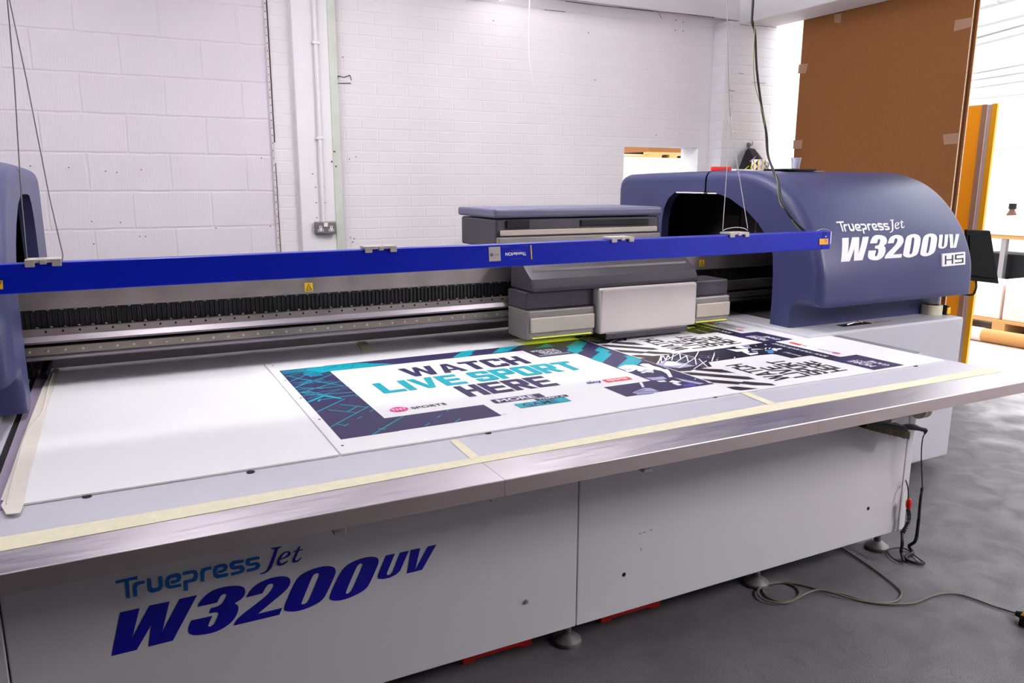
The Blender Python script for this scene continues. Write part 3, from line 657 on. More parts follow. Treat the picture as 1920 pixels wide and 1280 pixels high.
L('T', A_, [(1005,240),(1022,205),(1060,190),(1110,180),(1140,190),(1148,215),(1135,247),(1100,264),(1055,274),(1050,250),(1098,240),(1108,225),(1095,212),(1055,222),(1042,245),(1045,275),(1060,285),(1150,270),(1152,298),(1050,322),(1018,310),(1008,285)])
L('T', A_, [(1164,185),(1190,157),(1230,150),(1299,143),(1298,170),(1215,185),(1207,195),(1215,205),(1270,195),(1300,205),(1309,230),(1295,262),(1260,278),(1178,297),(1175,268),(1255,250),(1265,240),(1258,230),(1200,240),(1172,230),(1162,205)])
L('T', A_, [(1314,160),(1335,132),(1375,124),(1446,112),(1447,138),(1362,155),(1355,165),(1362,178),(1420,165),(1447,175),(1456,200),(1440,230),(1405,245),(1328,263),(1325,235),(1400,218),(1412,205),(1405,196),(1350,205),(1320,198),(1312,178)])
for kinds, nm, mt in (('W', 'model_lettering', 'letblue'), ('J', 'script_lettering', 'letblue'), ('T', 'word_lettering', 'letcyan')):
    mb = MB()
    for k, o, h in GL:
        if k in kinds: mb.poly([p+Vector((0, -.0012, 0)) for p in o], 0, [[p+Vector((0, -.0012, 0)) for p in q] for q in h])
    mb.build(nm, mt, P, fix=False)
# the same lettering in white on the curved front of the right housing
def hsurf(px, py):
    y = 2.5
    for _ in range(12):
        p = pY(px, py, y); y = .5*y+.5*yfront(p.z-CZ)
    return pY(px, py, y)
def yfront(z):
    pr = front
    if z <= pr[-1][1]: return pr[-1][0]
    for (y0, z0), (y1, z1) in zip(pr, pr[1:]):
        if z0 >= z >= z1 and z0 > z1: return y0+(y1-y0)*(z0-z)/(z0-z1)
    return pr[0][0]
def affine(src, dst):
    (a, b, c) = [Vector((p.x, p.z)) for p in src]; u = b-a; v = c-a; D = u.x*v.y-u.y*v.x
    def f(p):
        q = Vector((p.x, p.z))-a; s = (q.x*v.y-q.y*v.x)/D; t = (u.x*q.y-u.y*q.x)/D
        return dst[0]+(dst[1]-dst[0])*s+(dst[2]-dst[0])*t
    return f
pp = lambda fn, a, b: pY(*fn(a, b), YP)
hs = lambda x, y: hsurf(1560+x/7.385, 400+y/7.385)
fW = affine([pp(A_, 46, 1056), pp(A_, 128, 643), pp(B_, 1803, 107)], [hs(118, 670), hs(135, 340), hs(1757, 283)])
fT = affine([pp(A_, 82, 345), pp(A_, 184, 511), pp(A_, 1328, 263)], [hs(50, 113), hs(140, 250), hs(735, 232)])
fJ = affine([pp(B_, 150, 146), pp(B_, 45, 405), pp(B_, 468, 150)], [hs(795, 92), hs(795, 265), hs(985, 112)])
for kinds, nm, f in (('W', 'model_lettering', fW), ('J', 'script_lettering', fJ), ('T', 'word_lettering', fT)):
    mb = MB()
    for k, o, h in GL:
        if k in kinds:
            fl = lambda q: [Vector((p2.x, 0, p2.z)) for p2 in (f(p) for p in q)]
            mb.poly(fl(o), 0, [fl(q) for q in h])
    me = bpy.data.meshes.new('t'); me.from_pydata(mb.v, [], mb.f); bm = bmesh.new(); bm.from_mesh(me)
    z = gz(-.42)
    while z < gz(-.1):
        bmesh.ops.bisect_plane(bm, geom=bm.verts[:]+bm.edges[:]+bm.faces[:], plane_co=(0, 0, z), plane_no=(0, 0, 1)); z += .009
    mb2 = MB(); bm.verts.index_update()
    mb2.add([(v.co.x, yfront(v.co.z-CZ)-.0018, v.co.z) for v in bm.verts], [tuple(v.index for v in fc.verts) for fc in bm.faces]); bm.free()
    mb2.build(nm, 'letwhite', HR[1] if False else P, fix=False)
# raised badge
cs = [hs(1505, 735), hs(1822, 705), hs(1824, 530), hs(1508, 560)]
cs = [Vector((c.x, yfront(c.z-CZ), c.z)) for c in cs]
bg = MB().hexa([c+Vector((0, .002, 0)) for c in cs], [c+Vector((0, -.009, 0)) for c in cs]); BG = bg.build('badge', 'letwhite', P, bevel=.001)
hb = MB()
def bf(u, v): return cs[0].lerp(cs[1], u).lerp(cs[3].lerp(cs[2], u), v)+Vector((0, -.0096, 0))
def st_(pl, w=.035, h=.075):
    for (a, b), (c, d) in zip(pl, pl[1:]):
        if abs(a-c) < .06: hb.poly([bf(a-w, min(b, d)-h*.0), bf(c+w, min(b, d)), bf(c+w, max(b, d)), bf(a-w, max(b, d))])
        else: hb.poly([bf(min(a, c)-w, b-h/1.6), bf(max(a, c)+w, d-h/1.6), bf(max(a, c)+w, d+h/1.6), bf(min(a, c)-w, b+h/1.6)])
st_([(.13, .15), (.13, .85)]); st_([(.43, .15), (.43, .85)]); st_([(.13, .5), (.43, .5)])
st_([(.57, .2), (.88, .2)]); st_([(.88, .2), (.88, .52)]); st_([(.57, .5), (.88, .5)]); st_([(.57, .5), (.57, .82)]); st_([(.57, .82), (.88, .82)])
hb.build('badge_lettering', 'blackink', BG, fix=False)
# ------------------------------------------------------------------ boards on the bed
def BD(px, py): p = pZ(px, py, ZB+.006); return Vector((p.x, p.y, 0))
bl = tag(MB().box(-.262, .4705, 1.909, 3.065, ZB+.001, ZB+.006).build('blank_board', ['board'], bevel=.0008), 'blank white board lying on the left part of the printer bed', 'board')
PB = thing('printed_board', 'white board with three sport posters printed on it, lying on the printer bed', 'board', (1.7, 2.5, ZB+.001))
MB().box(.475, 2.925, 1.909, 3.065, ZB+.001, ZB+.006).build('panel', 'board', PB, bevel=.0008)
dt = MB()
for a in ((1535/3, 685.5), (642, 835), (599, 786), (564, 746), (535, 713)):
    p = BD(*a); dt.cyl((p.x, p.y, ZB+.006), (p.x, p.y, ZB+.0064), .004, n=8)
dt.build('punch_mark', 'hole', PB)
INK = ['navy', 'navy2', 'brown', 'teal', 'tealdark', 'paper', 'pale', 'blueink', 'pink', 'redink', 'purple', 'blackink']
IX = {k: i for i, k in enumerate(INK)}
ZI = ZB+.0062
def lay(p, k, dy=0): return Vector((p.x, min(p.y+dy, 3.063), ZI+Art.n*.00001))
def sc_(s, ox, oy): return lambda x, y: (ox+x/s, oy+y/s)
zA = sc_(6, 490, 640); z2 = sc_(4.3636, 680, 630); z3 = sc_(6, 940, 610); z4 = sc_(7.385, 1090, 660); z5 = sc_(5.647, 1080, 600); z6 = sc_(4.174, 1260, 640); z7 = sc_(6, 1300, 580); z8 = sc_(5.0526, 710, 730); z9 = sc_(8.727, 1200, 640)
zn = sc_(13.714, 1340, 620); zm = sc_(13.714, 1440, 630); zo = sc_(13.714, 1570, 655)
class Art(MB):
    dy = 0; n = 0
    def pg(s, fn, pts, ink, k): Art.n += 1; s.poly([lay(BD(*fn(a, b)), k, s.dy) for a, b in pts], IX[ink])
    def rect(s, x0, x1, y0, y1, ink, k): Art.n += 1; s.poly([lay(Vector((x, y, 0)), k, s.dy) for x, y in ((x0, y0), (x1, y0), (x1, y1), (x0, y1))], IX[ink])
    def line(s, fn, seg, ink, k, w=.004):
        Art.n += 1
        a = BD(*fn(seg[0], seg[1])); b = BD(*fn(seg[2], seg[3])); d = (b-a); n = Vector((-d.y, d.x, 0)).normalized()*w/2
        s.poly([lay(q, k, s.dy) for q in (a-n, b-n, b+n, a+n)], IX[ink])
    def word(s, t, x0, x1, y0, y1, ink, k, bold=.02, block=False, **kw):
        Art.n += 1
        f = lambda u, v: lay(Vector((x0+(x1-x0)*u, y0+(y1-y0)*v, 0)), k, s.dy)
        (block_text(s, t, f, IX[ink], **kw) if block else put_text(s, t, f, IX[ink], bold))
    def wordv(s, t, xt, xb, yn, yf, ink, k, bold=.02, block=False, **kw):   # reads towards +Y, letter tops at xt
        Art.n += 1
        f = lambda u, v: lay(Vector((xb+(xt-xb)*v, yn+(yf-yn)*u, 0)), k, s.dy)
        (block_text(s, t, f, IX[ink], **kw) if block else put_text(s, t, f, IX[ink], bold))
    def disc(s, x, y, rx, ry, ink, k): Art.n += 1; s.poly([lay(Vector((x+rx*math.cos(t*math.pi/12), y+ry*math.sin(t*math.pi/12), 0)), k, s.dy) for t in range(24)], IX[ink])
# landscape poster
a = Art(); Art.n = 0
a.rect(.505, .673, 2.023, 2.909, 'navy', 0); a.rect(.673, 1.84, 2.817, 2.915, 'navy', 0); a.rect(.673, 1.0, 2.025, 2.158, 'navy', 0)
a.rect(1.489, 1.665, 2.672, 2.817, 'navy', 0)
b0 = [(1.665, 2.915), (1.665, 2.28), (1.60, 2.165), (1.462, 2.165), (1.462, 2.03), (1.84, 2.033), (1.84, 2.915)]
a.rect(1.665, 1.838, 2.03, 2.915, 'navy', 0); a.rect(1.462, 1.665, 2.03, 2.166, 'navy', 0)
a.pg(zA, [(520,302),(760,270),(1100,240),(1480,252),(780,335),(690,350),(560,400),(470,360)], 'teal', 1)
a.pg(zA, [(480,330),(640,345),(700,380),(600,395),(470,375)], 'tealdark', 2)
a.pg(zA, [(215,335),(520,300),(470,335),(250,360)], 'tealdark', 1)
for s in ((690,300,720,290),(800,300,850,275),(900,285,960,262),(1010,300,1040,265),(1180,240,1330,268),(1240,245,1400,262),(700,320,860,270)): a.line(zA, s, 'tealdark', 2, .006)
for s in ((232,372,560,312),(265,398,640,292),(325,452,700,292),(285,388,560,440),(360,490,830,440),(375,520,790,372),(380,525,560,430),(430,578,890,445),(560,440,985,510),(430,575,720,612),(480,600,980,520),(540,330,800,370),(300,395,470,380),(380,545,960,500),(400,520,700,530),(420,470,900,455),(460,610,1050,570),(520,560,900,640),(520,690,700,610),(640,660,1070,600),(330,420,860,470),(350,470,700,430),(510,650,880,545)):
    a.line(zA, s, 'teal' if (s[0]//10) % 3 else 'tealdark', 2, .005)
a.line(zA, (520,685,700,612), 'teal', 3, .012); a.line(zA, (700,612,900,645), 'teal', 3, .010); a.line(zA, (430,575,560,570), 'teal', 3, .010); a.line(zA, (640,675,665,650), 'teal', 3, .008)
for s in ((625,795,940,645),(775,965,1210,730),(755,770,1065,802),(885,710,1200,742),(970,790,1085,730),(850,930,940,945),(930,955,985,925),(1080,870,1132,848),(1225,790,1265,768),(1250,1050,1600,840),(1310,980,1405,988),(1845,948,1895,918),(1060,620,1080,612)): a.line(zA, s, 'teal', 1, .0045)
for s in ((440,345,485,318),(550,270,590,248),(645,205,665,193),(720,315,775,275)): a.line(z8, s, 'teal', 1, .0045)
a.pg(z2, [(735,177),(805,132),(785,128),(940,112),(880,140),(910,142),(860,166)], 'teal', 1)
a.pg(z2, [(1060,140),(1130,94),(1285,78),(1190,126)], 'teal', 1)
a.pg(z2, [(1405,105),(1500,62),(1575,85)], 'teal', 1)
a.pg(z3, [(725,245),(860,165),(970,195),(900,265),(925,280),(850,318),(735,285),(760,258)], 'teal', 1)
a.pg(z3, [(1100,245),(1225,285),(1190,310),(1245,320),(1135,420),(1005,375),(1110,300),(1045,285)], 'teal', 1)
a.pg(z3, [(1375,340),(1440,342),(1585,395),(1520,455),(1410,460),(1295,472),(1420,370)], 'teal', 1)
# figure in a cap, as pale shapes
for pts, ink in (([(500,218),(600,180),(720,178),(800,195),(860,205),(990,235),(1000,262),(920,262),(860,255),(830,275),(780,262),(770,240),(700,270),(640,278),(600,250)], 'paper'),
                 ([(800,175),(850,160),(930,162),(1000,195),(1085,215),(1150,240),(1190,235),(1220,262),(1265,345),(1215,352),(1180,300),(1110,262),(990,240),(880,205)], 'paper'),
                 ([(820,290),(860,260),(930,265),(1000,268),(1000,292),(900,280),(860,295)], 'paper'), ([(1040,400),(1150,392),(1185,412),(1080,417)], 'paper'), ([(1210,412),(1260,392),(1390,412),(1330,428),(1395,455),(1340,466),(1255,436),(1290,428)], 'paper'),
                 ([(705,565),(790,525),(880,497),(960,500),(1080,545),(960,580),(780,600),(770,580)], 'pale'), ([(800,425),(840,418),(875,485),(840,492),(825,460)], 'paper'), ([(880,355),(1020,350),(1130,340),(1185,370),(1120,385),(990,392),(940,375)], 'pale'),
                 ([(1260,350),(1440,385),(1700,435),(1640,450),(1400,405),(1340,375)], 'pale'), ([(1400,460),(1500,435),(1600,450),(1560,480),(1420,480)], 'purple'), ([(1560,378),(1585,370),(1590,376),(1570,386)], 'paper'), ([(1720,405),(1760,405),(1815,428),(1770,430)], 'paper')):
    a.pg(z4, pts, ink, 2)
for s in ((640,250,690,235),(590,235,640,238),(830,275,900,262),(900,285,990,285),(860,240,930,250)): a.line(z4, s, 'navy', 3, .005)
for s in ((740,560,1060,545),(780,585,1000,570),(760,545,880,525)): a.line(z4, s, 'navy', 3, .006)
a.word('WATCH', .909, 1.415, 2.597, 2.735, 'navy', 1, block=True); a.word('LIVE SPORT', .758, 1.553, 2.424, 2.566, 'teal', 1, block=True); a.word('HERE', .996, 1.344, 2.259, 2.402, 'navy', 1, block=True)
c = BD(*z8(192, 190)); rx = (BD(*z8(278, 178)).x-BD(*z8(107, 200)).x)/2; a.disc(c.x, c.y, rx, .026, 'pink', 1); a.word('TNT', c.x-rx*.85, c.x+rx*.85, c.y-.012, c.y+.012, 'paper', 2, .015)
p = BD(*z8(303, 190)); q = BD(*z8(625, 128)); a.word('SPORTS', p.x+.006, q.x, (p.y+q.y)/2-.012, (p.y+q.y)/2+.012, 'blackink', 1, .012)
def par(fn, c0, c1, ink, k):          # axis aligned box from two opposite corners
    p = BD(*fn(*c0)); q = BD(*fn(*c1)); a.rect(min(p.x, q.x), max(p.x, q.x), min(p.y, q.y), max(p.y, q.y), ink, k); return min(p.x, q.x), max(p.x, q.x), min(p.y, q.y), max(p.y, q.y)
x0, x1, y0, y1 = par(z8, (1055, 102), (1582, 70), 'navy', 1); a.word('MORE', x0+.015, x1-.03, y0+.006, y1-.006, 'paper', 3, .02)
x0, x1, y0, y1 = par(z8, (1470, 92), (1805, 66), 'navy', 1); a.word('THAN A', x0+.01, x1-.01, y0+.004, y1-.004, 'paper', 3, .01)
x0, x1, y0, y1 = par(z8, (1282, 142), (1830, 110), 'teal', 2); a.word('GAME', x0+.02, x1-.04, y0+.006, y1-.006, 'navy', 3, .02)
p = BD(*z4(105, 445)); q = BD(*z4(290, 402)); a.word('sky', p.x, q.x-.004, p.y-.006, p.y+.032, 'purple', 1, .02)
x0, x1, y0, y1 = par(z4, (285, 388), (715, 375), 'redink', 1); a.word('sports', x0+.012, x1-.012, y0+.004, y1-.003, 'paper', 2, .02)
for i, t in enumerate(('BOOK YOUR', 'SEATS', 'TODAY')): a.word(t, 1.51 + (.0 if i == 0 else .02), 1.625 - .0*i, 2.768-.031*i, 2.792-.031*i, 'paper', 1, .03)
a.rect(1.50, 1.645, 2.694, 2.699, 'paper', 1)
a.rect(1.8385, 1.8405, 2.03, 2.94, 'paper', 4)
a.word('TM', 1.003, 1.017, 2.028, 2.034, 'blackink', 1, 0)
a.build('landscape_poster', INK, PB, fix=False)
# the two portrait posters, turned to read away from the front edge
for dy, nm in ((0, 'portrait_poster'), (.562, 'portrait_poster')):
    a = Art(); a.dy = dy; Art.n = 0 if dy == 0 else .5
    a.pg(z9, [(270,375),(345,225),(460,215),(560,202),(640,190),(1240,130),(1640,65),(1920,40),(1920,228),(1120,340),(1180,410),(880,460),(640,455),(390,415)], 'navy2', 0)
    a.pg(z9, [(-10,285),(170,240),(350,225),(270,380)], 'brown', 0)
    a.pg(z9, [(430,320),(600,330),(900,400),(640,435),(400,410),(280,370)], 'pale', 1)
    a.pg(z9, [(430,325),(540,325),(700,385),(520,400),(390,390)], 'paper', 2)
    for s in ((560,290,1000,330),(620,320,1060,360),(660,350,1100,385),(700,380,1120,410),(720,250,1000,300)): a.line(z9, s, 'pale', 1, .003)
    for s in ((270,370,380,230),(300,360,345,230),(380,230,420,305),(345,225,350,350),(420,305,460,220),(460,220,485,270),(350,345,650,190),(520,310,545,210),(650,190,665,290),(560,355,760,230),(660,200,890,260),(760,230,790,330),(640,435,900,270),(900,270,960,160),(900,270,920,380),(880,450,1090,315),(960,280,1030,350),(1030,350,1110,420),(1240,140,1175,325),(1560,170,1545,275)): a.line(z9, s, 'paper', 3, .0045)
    for s in ((975,235,1190,240),(970,265,1180,270),(1115,235,1120,270),(1240,148,1310,158),(1235,190,1300,190),(1310,150,1300,195),(1240,145,1920,180)): a.line(z9, s, 'pale', 2, .0025)
    for s in ((1288,230),(1275,265),(1262,302)): a.line(z9, (s[0], s[1]-6, s[0]-3, s[1]+6), 'paper', 2, .006)
    a.pg(zn, [(300,440),(1140,320),(1530,275),(1900,370),(1920,500),(1920,640),(1480,600),(930,650),(0,700),(0,470)], 'navy2', 0)
    a.pg(zm, [(-120,180),(150,140),(1850,535),(1900,530),(1920,690),(1100,500),(615,570),(110,450),(-60,420)], 'navy2', 0)
    for pts, ink in (([(300,470),(560,480),(860,460),(840,520),(560,540)], 'paper'), ([(520,410),(680,380),(760,420),(960,435),(740,460),(560,440)], 'paper'), ([(700,370),(900,385),(890,405),(720,395)], 'pale'), ([(940,470),(1100,465),(1270,475),(950,490)], 'paper'), ([(700,540),(840,500),(900,540),(840,570),(950,575),(1110,560),(1120,590),(930,630),(860,610)], 'paper'), ([(940,515),(1090,520),(1110,545),(1000,540)], 'pale'), ([(1340,500),(1480,485),(1530,560),(1440,590),(1370,570)], 'blueink'), ([(1290,500),(1340,495),(1330,525)], 'paper'), ([(1460,465),(1540,450),(1590,465),(1680,450),(1740,465),(1700,482),(1560,486),(1630,500),(1590,522),(1520,510)], 'paper'), ([(1030,375),(1060,378),(1085,408)], 'paper'), ([(1260,350),(1335,355),(1325,378)], 'paper'), ([(1280,470),(1320,435),(1345,440),(1310,478)], 'paper'), ([(1380,460),(1430,430),(1445,445),(1405,468)], 'paper')):
        a.pg(zn, pts, ink, 1)
    x0 = BD(*zo(490, 135)); x1 = BD(*zo(925, 530)); x2 = BD(*zo(1725, 403)); x3 = BD(*zo(90, 195))
    a.pg(zo, [(-90,165),(90,195),(490,135),(1725,403),(940,530),(-90,290)], 'navy', 0)
    # stripes
    a.pg(z9, [(430,420),(640,455),(880,460),(820,482),(640,490)], 'brown', 0)
    a.pg(z9, [(900,468),(940,440),(1340,458),(1560,518),(1300,508)], 'brown', 0)
    a.pg(z9, [(700,510),(815,505),(1770,580),(1890,616),(1760,626),(820,546)], 'brown', 0)
    a.pg(z9, [(1010,612),(1690,668),(1610,706),(1190,675)], 'brown', 0)
    a.pg(z6, [(530,330),(560,312),(775,330),(815,345),(640,343)], 'brown', 0)
    a.pg(z6, [(425,357),(500,353),(675,369),(540,384),(480,376)], 'brown', 0)
    for t, xt, xb, yf in (('WATCH', 2.062, 2.144, 2.224), ('LIVE', 2.157, 2.238, 2.142), ('SPORT', 2.251, 2.333, 2.203), ('HERE', 2.346, 2.432, 2.138)):
        a.wordv(t, xt, xb, 1.962, yf, 'blackink', 1, block=True, tv=.19, th=.15)
    p = BD(*zm(1580, 520)); q = BD(*zm(60, 195)); a.wordv('BOOK YOUR SEATS TODAY', (p.x+q.x)/2-.012, (p.x+q.x)/2+.012, p.y, q.y, 'paper', 2, .012)
    p = BD(*zm(880, 515)); q = BD(*zm(385, 415)); a.wordv('Saturday!', (p.x+q.x)/2-.010, (p.x+q.x)/2+.012, p.y, q.y, 'paper', 2, .01)
    p = BD(*zo(1100, 440)); q = BD(*zo(260, 300)); xx = (p.x+q.x)/2
    a.wordv('MORE', xx-.022, xx+.016, p.y+.012, q.y, 'paper', 2, .02); a.wordv('GAME', xx+.045, xx+.075, p.y-.004, p.y+(q.y-p.y)*.7, 'paper', 2, .015); a.wordv('THAN A', xx+.021, xx+.038, p.y+(q.y-p.y)*.35, q.y, 'paper', 2, .01)
    c = BD(*zm(1750, 438)); a.disc(c.x, c.y, .012, .02, 'pink', 1); p = BD(*zm(1280, 330)); a.wordv('SPORTS', c.x-.007, c.x+.007, c.y+.028, p.y, 'blackink', 1, .0)
    p = BD(*zm(860, 232)); q = BD(*zm(540, 165)); a.rect(p.x-.012, p.x+.012, p.y, q.y, 'redink', 1); r_ = BD(*zm(1020, 262)); a.wordv('sky', p.x-.012, p.x+.012, r_.y, p.y-.008, 'navy', 1, .01)
    a.build(nm, INK, PB, fix=False)
# ------------------------------------------------------------------ tapes
def strip(pts, th=.0008): 
    return MB().prism([Vector((p[0], p[1], p[2])) for p in pts], (0, 0, th))
ft = MB(); z = ZB+.0004
ot = [(-.9, 1.676), (-.25, 1.678), (.3, 1.690), (.777, 1.700), (1.3, 1.702), (1.85, 1.705), (2.46, 1.706), (2.96, 1.698)]
it = [(-.9, 1.75), (-.26, 1.749), (.3, 1.744), (.787, 1.741), (1.3, 1.752), (1.85, 1.766), (2.53, 1.757), (2.963, 1.762)]
for i in range(len(ot)-1):
    ft.prism([(*ot[i], z), (*ot[i+1], z), (*it[i+1], z), (*it[i], z)], (0, 0, .0008))
tag(ft.build('tape_strip', 'tape'), 'long yellowish masking tape strip along the steel front rail', 'tape')
lo = [(1.3, 937), (20, 887), (42, 823), (62, 773), (79, 728), (90, 708), (103, 690)]
li = [(43, 949), (57, 886), (70, 837), (83, 790), (94, 752), (102, 725), (112, 692)]
lt2 = MB(); za = ZB+.0064
A1 = [pZ(a, b, za) for a, b in lo]; B1 = [pZ(a, b, za) for a, b in li]
A1 = [Vector((min(p.x, -.248), p.y, ZB+.0064)) for p in A1]
for i in range(len(A1)-1): lt2.prism([A1[i], A1[i+1], B1[i+1], B1[i]], (0, 0, .0006))
LT = thing('tape_strip', 'cream paper tape along the left edge of the bed, with a loose crease', 'tape', tuple(A1[0]))
lt2.build('strip', 'tapewhite', LT)
e = [(2, 948), (12, 965), (38, 962), (43, 949), (36, 938), (6, 940)]
MB().prism([pZ(a, b, za+.0012) for a, b in e], (0, 0, .0014)).build('folded_end', 'tapewhite', LT)
cr2 = MB(); cz = [pZ(a, b, za+.0028) for a, b in ((12, 945), (24, 900), (33, 868), (48, 815), (66, 790), (80, 770), (90, 728), (100, 700))]
cr2.tube(spline(cz, 4), .0014, 6); cr2.build('crease', 'tapewhite', LT)
def crosstape(px, label):
    tag(MB().prism([pZ(a, b, ZB+.0008) for a, b in px], (0, 0, .0008)).build('tape_strip', 'tape'), label, 'tape')
crosstape([(843, 826), (858, 824), (899, 856), (884, 862)], 'short tape strip crossing the grey margin in front of the teal headline')
crosstape([(1389, 737), (1401, 735), (1456, 756), (1440, 758)], 'short tape strip crossing the grey margin on the right, below the striped poster')
tp = [pZ(a, b, ZB+.0006) for a, b in ((668, 640), (684, 639), (705, 658), (682, 661))]
tag(MB().prism(tp, (0, 0, .0008)).build('tape_strip', 'tape'), 'faint tape strip behind the printed board, under the gantry', 'tape')
# ------------------------------------------------------------------ antistatic bar hung on wires
YBR = 2.35; zt, zb_ = gz(-.203), gz(-.283)
AB = thing('antistatic_bar', 'long bright blue bar hanging on thin wires across the front of the printer', 'bar', (1.2, YBR, zb_))
br = MB(); br.hexa([(-1.2, YBR, gz(-.2885)), (2.725, YBR, gz(-.277)), (2.725, YBR, gz(-.2002)), (-1.2, YBR, gz(-.2115))],
                   [(-1.2, YBR+.05, gz(-.2885)), (2.725, YBR+.05, gz(-.277)), (2.725, YBR+.05, gz(-.2002)), (-1.2, YBR+.05, gz(-.2115))]); br.build('profile', 'bar', AB, bevel=.003)
def zbar(x): return gz(-.2115+(x+1.2)/3.925*.0113)
ec = MB().box(2.68, 2.7255, YBR-.0015, YBR, gz(-.276), gz(-.203)); ec.box(2.7255, 2.731, YBR-.002, YBR+.05, gz(-.255), gz(-.203), 1); q = pY(1549, 438, YBR-.002); ec.cyl(q, q+Vector((0, -.001, 0)), .005, n=12, mi=2); ec.cyl(q+Vector((0, 0, -.012)), q+Vector((0, -.001, -.012)), .003, n=10, mi=1)
ec.box(2.732, 2.742, YBR+.01, YBR+.02, gz(-.222), gz(-.206), 2)
ec.build('end_cap', ['bar', 'white', 'black'], AB)
def barq(px, py): return pY(px, py, YBR-.0012)
def barr(px, py): return pY(px, py, YBR-.0028)
sk = MB(); sk.poly([barr(1536.5, 447.5), barr(1553, 447), barr(1553, 458), barr(1536.5, 458.5)])
sk.poly([barr(1546, 449)+Vector((0, -.0004, 0)), barr(1551, 449)+Vector((0, -.0004, 0)), barr(1548.6, 456)+Vector((0, -.0004, 0))], 1, [[barr(1547.2, 450)+Vector((0, -.0004, 0)), barr(1549.8, 450)+Vector((0, -.0004, 0)), barr(1548.6, 454)+Vector((0, -.0004, 0))]])
sk.build('warning_sticker', ['orange', 'taupe'], AB, fix=False)
sk = MB(); sk.poly([barq(-30, 527), barq(5, 525.5), barq(6, 542), barq(-30, 544)]); sk.poly([barq(-6, 528)+Vector((0, -.0004, 0)), barq(3.5, 527.5)+Vector((0, -.0004, 0)), barq(-1, 536)+Vector((0, -.0004, 0))], 1, [[barq(-3.5, 529)+Vector((0, -.0004, 0)), barq(1.5, 528.8)+Vector((0, -.0004, 0)), barq(-1, 534)+Vector((0, -.0004, 0))]]); sk.build('warning_sticker', ['yellow', 'blackink'], AB, fix=False)
lb = MB(); zl = sc_(19.2, 910, 450)
bl4 = lambda fn, pts: [barq(*fn(a, b)) for a, b in pts]
lb.poly(bl4(zl, [(115, 250), (535, 232), (560, 748), (140, 770)]), 0)
off = Vector((0, -.0004, 0))
def textq(s, fn, bl_, br_, tl_, mi, bold=.01):
    o = barq(*fn(*bl_))+off; r_ = barq(*fn(*br_))+off-o; u_ = barq(*fn(*tl_))+off-o
    put_text(lb, s, rectfn(o, r_, u_), mi, bold)
textq('ThunderION', zl, (1465, 425), (720, 445), (1470, 545), 1, .03)
c = barq(*zl(228, 528))+off; lb.poly([c+Vector((math.cos(t)*.0052, 0, math.sin(t)*.0052)) for t in [i*math.pi/8 for i in range(16)]], 3); lb.poly([c+off+Vector((math.cos(t)*.002, 0, math.sin(t)*.002)) for t in [i*math.pi/4 for i in range(8)]], 0)
textq('SIMCO', zl, (495, 495), (270, 510), (497, 545), 4, .02)
for seg in (((580, 258), (850, 240)), ((1350, 218), (1590, 210)), ((930, 390), (1305, 372)), ((895, 690), (1360, 660))):
    p0 = barq(*zl(*seg[0]))+off; p1 = barq(*zl(*seg[1]))+off; lb.poly([p0, p1, p1+Vector((0, 0, .0016)), p0+Vector((0, 0, .0016))], 5)
lb.poly(bl4(zl, [(1622, 180), (1655, 178), (1690, 690), (1655, 692)]), 2)
lb.build('label_sticker', ['clip', 'paper', 'yellow', 'navy', 'taupe', 'scuff'], AB, fix=False)
sf = MB(); random.seed(3)
for i in range(16):
    x = random.uniform(1.55, 2.66); zz = random.uniform(-.268, -.215); l = random.uniform(.01, .05); t = random.uniform(-1.3, 1.3) + (1.57 if random.random() < .5 else 0)
    a0 = Vector((x, YBR-.0009, gz(zz))); b0_ = a0+Vector((math.cos(t)*l, 0, math.sin(t)*l*.5)); b0_.z = min(max(b0_.z, gz(-.275)), gz(-.207))
    sf.bar(a0, b0_, .0004, random.uniform(.0003, .0007))
sf.build('scratch', 'scuff', AB)
def clip(pxa, pya, pxb, pyb):
    p = pY(pxa, pya, YBR); q = pY(pxb, pyb, YBR); x0, x1 = p.x, q.x; zt_ = zbar((x0+x1)/2)
    mb = MB(); mb.box(x0, x1, YBR-.006, YBR+.056, zt_+.001, zt_+.010)
    for a, b in ((x0, x0+.022), (x1-.022, x1)):
        mb.box(a, b, YBR-.008, YBR-.001, zt_-.009, zt_+.005)
    mb.box((x0+x1)/2-.008, (x0+x1)/2+.008, YBR-.008, YBR-.001, zt_-.003, zt_+.008)
    mb.build('hanging_clip', 'clip', AB, bevel=.0015)
clip(46, 492, 116, 497); clip(684, 468, 743, 470); clip(1146, 450, 1187, 450); clip(1368, 437, 1403, 437)
# wires
def wire(name, label, chain, r=.0016, mt='wire', cat='wire', grp=None):
    mb = MB(); mb.tube(chain, r, 8); return tag(mb.build(name, mt, smooth=True), label, cat, grp)
YWi = YBR+.02
def pw(px, py): return pY(px, py, YWi)
HW = thing('hanging_wire', 'thin steel wire loop holding the left end of the blue bar', 'wire', tuple(pw(80, 488)))
top1 = pw(10, -60); 
top1.z = min(top1.z, ZCEIL-.01)
pa, pb = pw(51, 489), pw(117, 490)
ceil1 = Vector((pw(5, 0).x-.02, YWi, ZCEIL))
mb = MB(); mb.tube([ceil1, pw(14, 0), pw(27, 150), pw(40, 370), pa], .0016, 6); mb.build('strand', 'wire', HW, smooth=True)
mb = MB(); mb.tube([ceil1+Vector((.01, 0, 0)), pw(18, 0), pw(50, 150), pw(93, 370), pw(118, 478), pw(116, 492)], .0016, 6); mb.build('strand', 'wire', HW, smooth=True)
mb = MB(); mb.tube(spline([pw(54, 491), pw(65, 486), pw(85, 485), pw(102, 487), pw(110, 491)], 4), .0014, 6); mb.build('bridge_loop', 'wire', HW, smooth=True)
